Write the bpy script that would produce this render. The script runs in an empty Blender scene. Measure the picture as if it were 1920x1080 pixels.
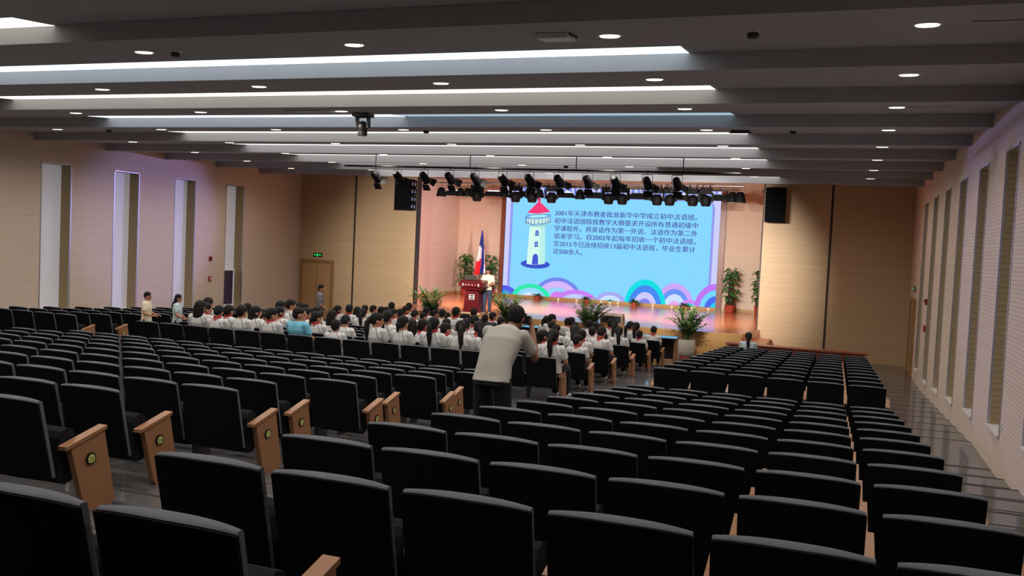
import bpy, bmesh, math, random
from mathutils import Vector, Matrix, Euler
random.seed(7)
PI = math.pi
S = bpy.context.scene
COL = S.collection

# ------------------------------------------------------------------ camera, world, exposure
EYE = 3.24                     # eye height above the flat floor in front of the stage
YAW, PITCH, ROLL, FPX = 0.345352831, -0.0476811127, 0.0465568798, 1700.848
def make_camera():
    sy, cy, sp, cp = math.sin(YAW), math.cos(YAW), math.sin(PITCH), math.cos(PITCH)
    f = Vector((-sy*cp, cy*cp, sp)); r0 = Vector((cy, sy, 0)); u0 = r0.cross(f)
    c, s = math.cos(ROLL), math.sin(ROLL)
    r = r0*c + u0*s; u = u0*c - r0*s
    cam = bpy.data.cameras.new('camera'); o = bpy.data.objects.new('camera', cam); COL.objects.link(o)
    m = Matrix(((r.x, u.x, -f.x, 0), (r.y, u.y, -f.y, 0), (r.z, u.z, -f.z, EYE), (0, 0, 0, 1)))
    o.matrix_world = m
    cam.sensor_width = 36; cam.lens = 36*FPX/1920; cam.clip_start = .05; cam.clip_end = 200
    S.camera = o
make_camera()
w = bpy.data.worlds.new('world'); S.world = w; w.use_nodes = True
w.node_tree.nodes['Background'].inputs[0].default_value = (.02, .022, .03, 1)
w.node_tree.nodes['Background'].inputs[1].default_value = .3
S.view_settings.view_transform = 'Standard'; S.view_settings.look = 'None'
S.view_settings.exposure = 0.0; S.view_settings.gamma = 1.0
try: S.view_settings.use_curve_mapping = False
except Exception: pass

# light levels
STRIP = 1.6          # luminous slots in the ceiling
DOWN_W = 150.0        # each recessed downlight
SCREEN = 1.0         # LED wall
FOH_W = 2500.0        # each front-of-house spot
STAGE_W = 1500.0

# ------------------------------------------------------------------ helpers
def lin(r, g, b):
    def c(x):
        x /= 255.0
        return x/12.92 if x <= .04045 else ((x+.055)/1.055)**2.4
    return (c(r), c(g), c(b), 1)

def mat(name, col, rough=.7, metal=0.0, emit=None, estr=1.0, spec=.5):
    m = bpy.data.materials.new(name); m.use_nodes = True
    b = m.node_tree.nodes['Principled BSDF']
    b.inputs['Base Color'].default_value = col
    b.inputs['Roughness'].default_value = rough; b.inputs['Metallic'].default_value = metal
    b.inputs['Specular IOR Level'].default_value = spec
    if emit:
        b.inputs['Emission Color'].default_value = emit; b.inputs['Emission Strength'].default_value = estr
    return m

def noise_mat(name, c1, c2, scale=8.0, rough=.7, bump=.0, stretch=(1, 1, 1), spec=.5, detail=4.0):
    m = mat(name, c1, rough, spec=spec); nt = m.node_tree; N = nt.nodes; L = nt.links; b = N['Principled BSDF']
    tc = N.new('ShaderNodeTexCoord'); mp = N.new('ShaderNodeMapping'); mp.inputs['Scale'].default_value = stretch
    no = N.new('ShaderNodeTexNoise'); no.inputs['Scale'].default_value = scale; no.inputs['Detail'].default_value = detail
    mx = N.new('ShaderNodeMix'); mx.data_type = 'RGBA'
    mx.inputs['A'].default_value = c1; mx.inputs['B'].default_value = c2
    L.new(tc.outputs['Object'], mp.inputs['Vector']); L.new(mp.outputs['Vector'], no.inputs['Vector'])
    L.new(no.outputs['Fac'], mx.inputs['Factor']); L.new(mx.outputs['Result'], b.inputs['Base Color'])
    if bump:
        bp = N.new('ShaderNodeBump'); bp.inputs['Strength'].default_value = bump; bp.inputs['Distance'].default_value = .01
        L.new(no.outputs['Fac'], bp.inputs['Height']); L.new(bp.outputs['Normal'], b.inputs['Normal'])
    return m

def slat_mat(name, c1, c2, pitch, axis='Z', rough=.6, groove=.12, bump=.4, blotch=.25, cgap=None):
    """boards or acoustic slats: parallel joints every PITCH metres along AXIS, with wood-like streaks"""
    m = mat(name, c1, rough); nt = m.node_tree; N = nt.nodes; L = nt.links; b = N['Principled BSDF']
    tc = N.new('ShaderNodeTexCoord'); sx = N.new('ShaderNodeSeparateXYZ'); L.new(tc.outputs['Object'], sx.inputs[0])
    dv = N.new('ShaderNodeMath'); dv.operation = 'DIVIDE'; dv.inputs[1].default_value = pitch; L.new(sx.outputs[axis], dv.inputs[0])
    fr = N.new('ShaderNodeMath'); fr.operation = 'FRACT'; L.new(dv.outputs[0], fr.inputs[0])
    lt = N.new('ShaderNodeMath'); lt.operation = 'LESS_THAN'; lt.inputs[1].default_value = groove; L.new(fr.outputs[0], lt.inputs[0])
    fl = N.new('ShaderNodeMath'); fl.operation = 'FLOOR'; L.new(dv.outputs[0], fl.inputs[0])
    wn = N.new('ShaderNodeTexWhiteNoise'); wn.noise_dimensions = '1D'; L.new(fl.outputs[0], wn.inputs['W'])
    mp = N.new('ShaderNodeMapping'); st = {'X': (14, .7, .7), 'Y': (.7, 14, .7), 'Z': (.7, .7, 14)}[axis]; mp.inputs['Scale'].default_value = st
    no = N.new('ShaderNodeTexNoise'); no.inputs['Scale'].default_value = 2.0; no.inputs['Detail'].default_value = 5
    L.new(tc.outputs['Object'], mp.inputs[0]); L.new(mp.outputs[0], no.inputs['Vector'])
    ad = N.new('ShaderNodeMath'); ad.operation = 'MULTIPLY_ADD'; ad.inputs[1].default_value = blotch; L.new(wn.outputs['Value'], ad.inputs[0])
    ml = N.new('ShaderNodeMath'); ml.operation = 'MULTIPLY'; ml.inputs[1].default_value = 1-blotch
    L.new(no.outputs['Fac'], ml.inputs[0]); L.new(ml.outputs[0], ad.inputs[2])
    mx = N.new('ShaderNodeMix'); mx.data_type = 'RGBA'; mx.inputs['A'].default_value = c1; mx.inputs['B'].default_value = c2
    L.new(ad.outputs[0], mx.inputs['Factor'])
    m2 = N.new('ShaderNodeMix'); m2.data_type = 'RGBA'
    g = cgap or tuple(x*.62 for x in c1[:3])+(1,)
    m2.inputs['B'].default_value = g
    L.new(mx.outputs['Result'], m2.inputs['A']); L.new(lt.outputs[0], m2.inputs['Factor']); L.new(m2.outputs['Result'], b.inputs['Base Color'])
    if bump:
        bp = N.new('ShaderNodeBump'); bp.inputs['Strength'].default_value = bump; bp.inputs['Distance'].default_value = .008; bp.invert = True
        L.new(lt.outputs[0], bp.inputs['Height']); L.new(bp.outputs['Normal'], b.inputs['Normal'])
    return m

def glow(name, col, s=1.0):
    m = bpy.data.materials.new(name); m.use_nodes = True; nt = m.node_tree; nt.nodes.clear()
    e = nt.nodes.new('ShaderNodeEmission'); o = nt.nodes.new('ShaderNodeOutputMaterial')
    e.inputs[0].default_value = col; e.inputs[1].default_value = s; nt.links.new(e.outputs[0], o.inputs[0])
    return m

class MB:
    def __init__(s): s.v = []; s.f = []; s.m = []
    def add(s, vs, fs, m=0):
        b = len(s.v); s.v += [tuple(x) for x in vs]
        for f in fs: s.f.append(tuple(b+i for i in f)); s.m.append(m)
        return s
    def quad(s, a, b, c, d, m=0): return s.add([a, b, c, d], [(0, 1, 2, 3)], m)
    def box(s, x0, x1, y0, y1, z0, z1, m=0):
        v = [(x, y, z) for z in (z0, z1) for y in (y0, y1) for x in (x0, x1)]
        return s.add(v, [(0, 2, 3, 1), (4, 5, 7, 6), (0, 1, 5, 4), (2, 6, 7, 3), (0, 4, 6, 2), (1, 3, 7, 5)], m)
    def prism_x(s, poly, x0, x1, m=0):          # poly of (y,z), counter-clockwise seen from +x
        n = len(poly)
        v = [(x0, y, z) for y, z in poly]+[(x1, y, z) for y, z in poly]
        f = [tuple(range(n-1, -1, -1)), tuple(range(n, 2*n))]+[(i, (i+1) % n, n+(i+1) % n, n+i) for i in range(n)]
        return s.add(v, f, m)
    def prism_z(s, poly, z0, z1, m=0):
        n = len(poly)
        v = [(x, y, z0) for x, y in poly]+[(x, y, z1) for x, y in poly]
        f = [tuple(range(n-1, -1, -1)), tuple(range(n, 2*n))]+[(i, (i+1) % n, n+(i+1) % n, n+i) for i in range(n)]
        return s.add(v, f, m)
    def lathe(s, prof, n=20, o=(0, 0, 0), m=0):  # prof of (r,z) bottom to top
        v = []; k = len(prof)
        for r, z in prof:
            for i in range(n):
                a = 2*PI*i/n; v.append((o[0]+r*math.cos(a), o[1]+r*math.sin(a), o[2]+z))
        f = [(j*n+i, j*n+(i+1) % n, (j+1)*n+(i+1) % n, (j+1)*n+i) for j in range(k-1) for i in range(n)]
        f += [tuple(range(n-1, -1, -1)), tuple((k-1)*n+i for i in range(n))]
        return s.add(v, f, m)
    def tube(s, pts, r, n=8, m=0):
        pts = [Vector(p) for p in pts]; rs = r if isinstance(r, (list, tuple)) else [r]*len(pts)
        v = []; k = len(pts); ref = None
        for i, p in enumerate(pts):
            d = (pts[min(i+1, k-1)]-pts[max(i-1, 0)]).normalized()
            if ref is None: ref = Vector((0, 0, 1)) if abs(d.z) < .9 else Vector((1, 0, 0))
            a = d.cross(ref).normalized(); b = a.cross(d); ref = b
            for j in range(n):
                t = 2*PI*j/n; v.append(p+(a*math.cos(t)+b*math.sin(t))*rs[i])
        f = [(i*n+j, i*n+(j+1) % n, (i+1)*n+(j+1) % n, (i+1)*n+j) for i in range(k-1) for j in range(n)]
        f += [tuple(range(n-1, -1, -1)), tuple((k-1)*n+j for j in range(n))]
        return s.add(v, f, m)
    def ell(s, c, r, rot=None, nu=14, nv=9, m=0):
        c = Vector(c); v = []; R = rot or Matrix.Identity(3)
        v.append(c+R@Vector((0, 0, -r[2])))
        for j in range(1, nv):
            t = -PI/2+PI*j/nv
            for i in range(nu):
                a = 2*PI*i/nu
                v.append(c+R@Vector((r[0]*math.cos(t)*math.cos(a), r[1]*math.cos(t)*math.sin(a), r[2]*math.sin(t))))
        v.append(c+R@Vector((0, 0, r[2]))); top = len(v)-1
        f = [(0, 1+(i+1) % nu, 1+i) for i in range(nu)]
        f += [(1+j*nu+i, 1+j*nu+(i+1) % nu, 1+(j+1)*nu+(i+1) % nu, 1+(j+1)*nu+i) for j in range(nv-2) for i in range(nu)]
        f += [(1+(nv-2)*nu+i, 1+(nv-2)*nu+(i+1) % nu, top) for i in range(nu)]
        return s.add(v, f, m)
    def cap(s, a, b, ra, rb, n=12, m=0, flat=None):
        """tapered capsule from a to b; FLAT=(direction, factor) squashes it along a direction"""
        a = Vector(a); b = Vector(b); d = (b-a); L = d.length; d = d/L if L > 1e-6 else Vector((0, 0, 1))
        ref = Vector((0, 1, 0)) if abs(d.y) < .9 else Vector((1, 0, 0))
        p = d.cross(ref).normalized(); q = d.cross(p)
        rings = []
        for t in (-80, -50, -20, 0): rings.append((a+d*ra*math.sin(math.radians(t)), ra*math.cos(math.radians(t))))
        for t in (0, 20, 50, 80): rings.append((b+d*rb*math.sin(math.radians(t)), rb*math.cos(math.radians(t))))
        v = []
        for c, r in rings:
            for j in range(n):
                t = 2*PI*j/n; o = (p*math.cos(t)+q*math.sin(t))*r
                if flat: o = o-flat[0]*(o.dot(flat[0])*(1-flat[1]))
                v.append(c+o)
        k = len(rings)
        f = [(i*n+j, i*n+(j+1) % n, (i+1)*n+(j+1) % n, (i+1)*n+j) for i in range(k-1) for j in range(n)]
        f += [tuple(range(n-1, -1, -1)), tuple((k-1)*n+j for j in range(n))]
        return s.add(v, f, m)
    def loft(s, secs, n=20, m=0):
        """stack of elliptical sections (centre, rx, ry, axis_y) closed at both ends"""
        v = []
        for c, rx, ry, ay in secs:
            c = Vector(c); ay = Vector(ay).normalized(); ax = Vector((1, 0, 0))
            for j in range(n):
                t = 2*PI*j/n; ct, st = math.cos(t), math.sin(t)
                ct = math.copysign(abs(ct)**.8, ct); st = math.copysign(abs(st)**.8, st)
                v.append(c+ax*rx*ct+ay*ry*st)
        k = len(secs)
        f = [(i*n+j, i*n+(j+1) % n, (i+1)*n+(j+1) % n, (i+1)*n+j) for i in range(k-1) for j in range(n)]
        f += [tuple(range(n-1, -1, -1)), tuple((k-1)*n+j for j in range(n))]
        return s.add(v, f, m)
    def mesh(s, name, mats, smooth=False, fix=True):
        me = bpy.data.meshes.new(name); me.from_pydata(s.v, [], s.f)
        for x in (mats if isinstance(mats, (list, tuple)) else [mats]): me.materials.append(x)
        me.polygons.foreach_set('material_index', s.m)
        if smooth: me.polygons.foreach_set('use_smooth', [True]*len(s.f))
        me.update()
        if fix:
            bm = bmesh.new(); bm.from_mesh(me); bmesh.ops.recalc_face_normals(bm, faces=bm.faces); bm.to_mesh(me); bm.free()
        if smooth:
            try: me.set_sharp_from_angle(angle=math.radians(50))
            except Exception: pass
        return me
    def build(s, name, mats, parent=None, smooth=False, fix=True):
        return link(name, s.mesh(name, mats, smooth, fix), parent)

def link(name, me, parent=None):
    o = bpy.data.objects.new(name, me); COL.objects.link(o)
    if parent is not None: o.parent = parent
    return o
def empty(name, loc=(0, 0, 0), rz=0.0, sc=None):
    o = bpy.data.objects.new(name, None); COL.objects.link(o); o.location = loc; o.rotation_euler = (0, 0, rz)
    if sc: o.scale = sc
    return o
def tag(o, label, cat, group=None, kind=None):
    o['label'] = label; o['category'] = cat
    if group: o['group'] = group
    if kind: o['kind'] = kind
    return o
def struct(o, label=None, cat=None):
    o['kind'] = 'structure'
    if label: o['label'] = label; o['category'] = cat or 'room'
    return o
def text_mesh(txt, size, name, m, spacing=1.0, fat=0.0):
    cu = bpy.data.curves.new('t', 'FONT'); cu.body = txt; cu.size = size; cu.space_character = spacing; cu.offset = fat
    o = bpy.data.objects.new('t', cu); COL.objects.link(o)
    dg = bpy.context.evaluated_depsgraph_get(); me = bpy.data.meshes.new_from_object(o.evaluated_get(dg))
    bpy.data.objects.remove(o); bpy.data.curves.remove(cu)
    me.name = name; me.materials.clear(); me.materials.append(m)
    return me
def copy_tree(o, parent=None):
    c = o.copy(); COL.objects.link(c)
    if parent is not None: c.parent = parent
    for ch in o.children: copy_tree(ch, c)
    return c
ORD = 'zeroth first second third fourth fifth sixth seventh eighth ninth tenth eleventh twelfth thirteenth fourteenth fifteenth sixteenth'.split()
def spot(name, loc, target, w, size, blend=.5, col=(1, 1, 1), rad=.08, parent=None):
    l = bpy.data.lights.new(name, 'SPOT'); l.energy = w; l.spot_size = math.radians(size); l.spot_blend = blend; l.color = col; l.shadow_soft_size = rad
    o = bpy.data.objects.new(name, l); COL.objects.link(o); o.location = loc
    o.rotation_euler = (Vector(target)-Vector(loc)).to_track_quat('-Z', 'Y').to_euler()
    return o

# ------------------------------------------------------------------ the building's measures
XL, XR = -20.05, 2.1
YB, YW, YS = -3.5, 30.8, 39.46            # back wall, front wings, stage back wall
DZ = EYE
CT, CB = 2.37+DZ, 2.16+DZ                 # saw-tooth ceiling: high and low edge
FACE0, PIT = 10.89, 2.448
def faceY(k): return FACE0+PIT*k
SX0, SX1, SW = -15.25, -1.82, .60         # luminous slots
ZST = -2.415+DZ                           # stage floor
YST = 28.4                                # stage front edge
WLX, WRX = -15.0, -2.46                   # stage opening
ROW = .989
def RY(k): return 3.28+ROW*k
def RTOP(k): return -1.024-.098*k+DZ
def RFL(k): return RTOP(k)-.76
def FY(j): return 15.22+ROW*j
def FTOP(j): return -1.976-.0528*j+DZ
def FFL(j): return .476-.0476*j

# ------------------------------------------------------------------ materials
M = {}
M['wall'] = slat_mat('wall_slats', lin(226, 206, 188), lin(212, 190, 172), .055, 'Z', .75, .16, .5, .3)
M['wing'] = slat_mat('wing_panels', lin(202, 172, 136), lin(188, 158, 122), .16, 'Z', .6, .06, .25, .35, lin(186, 152, 114))
M['stagewall'] = slat_mat('stage_panels', lin(222, 196, 172), lin(212, 184, 160), .16, 'Z', .6, .05, .2, .3, lin(202, 174, 150))
M['jamb'] = slat_mat('jamb_slats', lin(176, 156, 118), lin(158, 138, 102), .085, 'Z', .8, .18, .4, .2)
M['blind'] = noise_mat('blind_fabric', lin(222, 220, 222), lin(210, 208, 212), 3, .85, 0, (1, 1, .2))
for k_, v_ in (('Emission Color', (.86, .86, 1, 1)), ('Emission Strength', .13)): M['blind'].node_tree.nodes['Principled BSDF'].inputs[k_].default_value = v_   # faint cool glow added to brighten the blinds
M['sill'] = mat('white_sill', lin(205, 200, 195), .5)
M['ceil'] = noise_mat('ceiling_paint', lin(176, 174, 176), lin(166, 164, 168), 2.0, .95, 0)
M['floor'] = noise_mat('grey_floor', lin(98, 97, 98), lin(84, 83, 86), 1.6, .1, 0, spec=.5)
M['nosing'] = mat('dark_nosing', lin(38, 36, 38), .6)
M['stagefloor'] = slat_mat('stage_boards', lin(205, 124, 82), lin(186, 106, 66), .12, 'Y', .16, .03, .05, .4)
M['stagefront'] = slat_mat('stage_fascia', lin(186, 142, 84), lin(166, 122, 70), .9, 'X', .5, .008, .1, .3)
M['step'] = slat_mat('step_wood', lin(190, 118, 76), lin(172, 100, 62), .12, 'Y', .35, .03, .05, .4)
M['seam'] = mat('dark_seam', lin(52, 40, 32), .6)
M['alu'] = mat('aluminium', (.55, .56, .62, 1), .35, 1.0)
M['black'] = noise_mat('black_paint', (.012, .012, .014, 1), (.02, .02, .022, 1), 12, .45)
M['rubber'] = mat('rubber', (.015, .015, .016, 1), .7)
M['shell'] = noise_mat('seat_back_fabric', (.0062, .0062, .0072, 1), (.0095, .0095, .0105, 1), 90, .95, .15, spec=.08)
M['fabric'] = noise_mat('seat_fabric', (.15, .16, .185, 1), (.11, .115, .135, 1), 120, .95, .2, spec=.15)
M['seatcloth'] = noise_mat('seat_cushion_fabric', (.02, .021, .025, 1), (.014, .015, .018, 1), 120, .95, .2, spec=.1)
M['beech'] = noise_mat('beech_wood', lin(166, 118, 84), lin(148, 102, 70), 6, .45, 0, (1, 1, 7))
M['armdark'] = mat('arm_support', (.03, .028, .028, 1), .6)
M['redwood'] = noise_mat('desk_wood', lin(142, 78, 56), lin(120, 62, 44), 5, .35, 0, (1, 6, 6))
M['plate'] = mat('plate_rim', (.012, .012, .012, 1), .4)
M['platey'] = mat('plate_face', lin(206, 210, 122), .5)
M['ink'] = mat('ink', (.01, .01, .01, 1), .5)
M['chrome'] = mat('chrome', (.7, .7, .7, 1), .2, 1.0)
M['skin'] = noise_mat('skin', lin(186, 132, 104), lin(170, 116, 90), 30, .6)
M['skindark'] = noise_mat('tanned_skin', lin(150, 100, 78), lin(132, 86, 66), 30, .6)
M['hair'] = noise_mat('black_hair', (.005, .0045, .005, 1), (.010, .009, .0095, 1), 60, .7, .2, (1, 1, .3), spec=.25)
M['shirt'] = noise_mat('white_cotton', lin(214, 212, 210), lin(200, 198, 198), 14, .9, .25)
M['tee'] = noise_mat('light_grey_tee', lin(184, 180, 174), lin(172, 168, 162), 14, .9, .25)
M['navy'] = mat('navy_cloth', lin(32, 36, 62), .85)
M['trouser'] = noise_mat('dark_trousers', lin(12, 13, 18), lin(8, 9, 12), 30, .9)
M['red'] = mat('red_neckerchief', lin(176, 22, 30), .8)
M['bluepolo'] = noise_mat('blue_polo', lin(120, 190, 214), lin(104, 174, 202), 14, .9, .25)
M['greypolo'] = noise_mat('grey_polo', lin(128, 128, 134), lin(112, 112, 120), 14, .9, .25)
M['lime'] = noise_mat('lime_shirt', lin(206, 210, 164), lin(190, 196, 150), 14, .9, .2)
M['pale'] = noise_mat('pale_blue_shirt', lin(196, 214, 216), lin(180, 200, 204), 14, .9, .2)
M['cream'] = noise_mat('cream_blouse', lin(236, 222, 196), lin(224, 208, 182), 14, .85, .2)
M['jeans'] = noise_mat('jeans', lin(70, 84, 112), lin(56, 68, 96), 20, .9)
M['white'] = mat('white_plastic', lin(215, 213, 210), .45)
M['shoe'] = mat('shoe', lin(190, 188, 184), .7)
M['leaf'] = noise_mat('leaf_green', lin(42, 92, 44), lin(66, 120, 52), 4, .5)
M['palm'] = noise_mat('palm_green', lin(74, 118, 60), lin(140, 170, 104), 5, .5)
M['potwhite'] = noise_mat('white_glaze', lin(214, 204, 190), lin(204, 194, 180), 3, .4)
M['potred'] = mat('red_pot', lin(168, 66, 48), .5)
M['soil'] = noise_mat('soil', lin(48, 34, 26), lin(34, 24, 18), 40, .95)
M['bark'] = noise_mat('moss_pole', lin(60, 40, 30), lin(42, 28, 22), 30, .95)
M['stem'] = mat('stem', lin(86, 110, 54), .6)
M['lectern'] = noise_mat('red_lacquer', lin(112, 20, 28), lin(94, 14, 20), 4, .35, 0, (1, 1, 6))
M['gold'] = mat('gold_trim', lin(220, 190, 150), .4)
M['grille'] = noise_mat('speaker_grille', (.003, .003, .0035, 1), (.006, .006, .007, 1), 160, .9, spec=.08)
M['lampblack'] = noise_mat('lamp_black', (.004, .004, .005, 1), (.008, .008, .009, 1), 14, .6, spec=.2)
M['boxgrey'] = mat('monitor_cloth', lin(150, 136, 118), .8)
M['redalarm'] = mat('alarm_red', lin(150, 26, 24), .5)
M['lens'] = mat('lens_glass', (.05, .05, .06, 1), .08)
M['fb'] = mat('flag_blue', lin(30, 44, 130), .7); M['fw'] = mat('flag_white', lin(235, 230, 228), .7); M['fr'] = mat('flag_red', lin(222, 28, 44), .7)
M['door'] = noise_mat('door_wood', lin(186, 146, 100), lin(172, 132, 88), 4, .5, 0, (1, 1, .2))
M['doorframe'] = noise_mat('door_frame_wood', lin(158, 120, 80), lin(146, 108, 70), 4, .5)
M['green'] = glow('exit_green', lin(30, 240, 110), 1.1)
M['down'] = glow('downlight_glow', (1.0, .86, .74, 1), 3.2)
M['lamp'] = glow('glint_glow', (1.0, .8, .5, 1), 4.0)  # stands in for glints on the plinth, which has no lamps
M['ledwhite'] = glow('led_white', (.9, .93, 1.0, 1), 1.8)

# ------------------------------------------------------------------ floor: a flat front, a gentle front rake, stepped rear rows
m = MB(); cx = (XL, XR)
def slab(y0, y1, z, mtl=0): m.box(XL-.3, XR+.3, y0, y1, z-.6, z, mtl)
slab(RY(10)+.62, FY(0)-.4, RFL(10))
m.box(XL-.3, XR+.3, RY(10)+.62, RY(10)+.66, RFL(10)-.02, RFL(10)+.001, 1)
for k in range(-5, 11):
    y1 = RY(k)+.62; y0 = RY(k)-.369
    if k == -5: y0 = YB-.3
    slab(y0, y1, RFL(k))
    m.box(XL-.3, XR+.3, y1-.05, y1+.004, RFL(k)-.06, RFL(k)+.002, 1)
    if k > -5: m.box(XL-.3, XR+.3, y1-.52, y1-.49, RFL(k)-.03, RFL(k)+.002, 1)
for j in range(0, 11):
    y0 = FY(j)-.369; y1 = FY(j)+.62
    if j == 0: y0 = FY(0)-.4
    slab(y0, y1, FFL(j))
    m.box(XL-.3, XR+.3, y1-.04, y1+.004, FFL(j)-.045, FFL(j)+.002, 1)
slab(FY(10)+.62, YW+.3, 0.0)
struct(m.build('floor', [M['floor'], M['nosing']]), 'grey polished hall floor stepping down towards the stage', 'floor')

# ------------------------------------------------------------------ side walls with tall recessed windows
NS0, NSP, NW, ND = 10.75, 2.572, 1.0, .35
NTOP = 1.62+DZ
niches = []
for i in range(-5, 7):
    y = NS0+NSP*i
    if y < YB+.5: continue
    sill = (-2.90 if y > 23 else -2.9+(23-y)*.068)+DZ
    niches.append((y, y+NW, max(sill, 1.2 if y < 6 else .2)))
def side_wall(name, X, s):
    """X: wall face, s: +1 when the room lies towards +x of it"""
    m = MB(); y = YB; o = X-s*.45
    for a, b, z in niches:
        m.box(min(X, o), max(X, o), y, a, -.3, 5.9)
        m.box(min(X, o), max(X, o), a, b, -.3, z); m.box(min(X, o), max(X, o), a, b, NTOP, 5.9)
        y = b
    m.box(min(X, o), max(X, o), y, YW+.3, -.3, 5.9)
    ob = struct(m.build(name, M['wall']), 'tan slatted side wall with tall narrow window niches', 'wall')
    return ob
side_wall('wall_left', XL, 1); side_wall('wall_right', XR, -1)
wn = 0
for X, s, sd in ((XL, 1, 'far'), (XR, -1, 'near')):
    for a, b, z in niches:
        if b < 8.5 or (s == 1 and b < 17.5): continue
        wn += 1
        wo = empty('window_%d' % wn, (X, (a+b)/2, z))
        h = NTOP-z; bx = -s*ND; hw = NW/2
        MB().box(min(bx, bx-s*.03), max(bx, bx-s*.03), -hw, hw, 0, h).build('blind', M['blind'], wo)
        q = MB(); q.box(min(0, bx), max(0, bx), hw-.012, hw, 0, h); q.box(min(0, bx), max(0, bx), -hw, -hw+.012, 0, h); q.box(min(0, bx), max(0, bx), -hw, hw, h-.012, h)
        q.build('reveal', M['jamb'], wo)
        MB().box(min(s*.04, bx), max(s*.04, bx), -hw+.012, hw-.012, 0, .03).build('sill', M['sill'], wo)
        q = MB(); e0, e1 = (min(-s*.02, s*.012), max(-s*.02, s*.012))
        q.box(e0, e1, -hw-.012, -hw+.014, 0, h+.012); q.box(e0, e1, hw-.014, hw+.012, 0, h+.012); q.box(e0, e1, -hw-.012, hw+.012, h-.014, h+.012)
        q.build('frame', M['alu'], wo)
        struct(wo, '%s tall recessed window along the %s' % (ORD[[n[0] for n in niches if not (n[1] < 8.5 or (s == 1 and n[1] < 17.5))].index(a)+1].capitalize(), 'long wall behind the pupils' if s == 1 else 'long wall beside the narrow seat block'), 'window')

# ------------------------------------------------------------------ front wall (wings beside the stage opening), rear wall, stage box
def wing(x0, x1, y0, y1, z1, mm, q=None):
    q = q or MB(); q.box(x0, x1, y0, y1, -.3, z1); return q
m = MB()
m.box(XL-.4, WLX, YW, YW+.3, -.3, 5.9, 0); m.box(WRX, XR+.4, YW, YW+.3, -.3, 5.9, 0)
m.box(WLX, WRX, YW, YW+.3, 5.62, 5.9, 0)
for x in (-17.62, -.34): m.box(x-.035, x+.035, YW-.012, YW+.01, 0, 5.62, 1)
for x in (WLX, WRX): m.box(x-.02, x+.02, YW-.012, YW+.302, 0, 5.62, 1)
struct(m.build('wall_front', [M['wing'], M['seam']]), 'honey coloured panelled wall either side of the stage opening', 'wall')
struct(MB().box(XL-.4, XR+.4, YB-.3, YB, -.3, 6.2).build('wall_back', M['wall']), 'slatted wall behind the last row', 'wall')
SLX, SRX = -17.0, -.46
m = MB()
m.box(SLX-.2, SRX+.2, YS, YS+.2, ZST-.4, 7.2); m.box(SLX-.2, SLX, YW+.3, YS, ZST-.4, 7.2); m.box(SRX, SRX+.2, YW+.3, YS, ZST-.4, 7.2)
struct(m.build('wall_stage', M['stagewall']), 'pale timber panelled walls around the stage', 'wall')
struct(MB().box(SLX-.2, SRX+.2, YW+.3, YS+.2, 6.9, 7.1).build('ceiling_stage', M['black']), 'black ceiling above the stage', 'ceiling')
MB_sk = MB()
for x0, x1 in ((SLX, -14.85), (-4.6, SRX)): MB_sk.box(x0, x1, YS-.02, YS, ZST, ZST+.12)
MB_sk.box(SLX, SLX+.02, YW+.3, YS, ZST, ZST+.12)
struct(MB_sk.build('baseboard_stage', M['stagefront']), 'low timber skirting around the stage', 'baseboard')

# ------------------------------------------------------------------ stage platform and its steps
m = MB()
m.prism_z([(-14.75, YST), (-2.70, YST), (-2.36, YW), (-2.36, YW+.31), (-15.1, YW+.31), (-15.1, YW)], 0, ZST, 0)
m.box(SLX, SRX, YW+.3, YS, ZST-.3, ZST, 0)
m.box(-14.75, -2.70, YST-.012, YST, .06, ZST-.06, 1); m.box(-14.78, -2.66, YST-.02, YST+.02, ZST-.06, ZST+.002, 1)
m.box(-14.75, -2.70, YST-.025, YST, 0, .07, 2)
st = m.build('stage', [M['stagefloor'], M['stagefront'], M['sill']])
struct(st, 'low timber stage with glossy orange boards', 'stage')
for i, x in enumerate((-5.6, -8.9, -12.2)):
    o = MB().box(x-.65, x+.65, YST-.02, YST-.013, .42, .62).build('stage_vent', M['redwood'])
    tag(o, ['dark vent slot in stage front beside the white pot', 'dark vent slot in stage front below the monitor speaker', 'dark vent slot in stage front below the lectern'][i], 'vent', 'vents in the stage fascia')
m = MB()
m.prism_x([(28.45, 0), (30.75, 0), (30.75, ZST-.27), (28.45, ZST-.27)], -2.62, -2.0)
m.prism_x([(28.45, 0), (30.75, 0), (30.75, ZST-.55), (28.45, ZST-.55)], -2.0, -1.4)
m.box(-2.64, -1.98, 28.43, 30.76, ZST-.30, ZST-.268); m.box(-2.0, -1.38, 28.43, 30.76, ZST-.58, ZST-.548)
tag(m.build('stage_steps', M['step']), 'orange timber steps up to the stage beside the front wall', 'steps')

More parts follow.
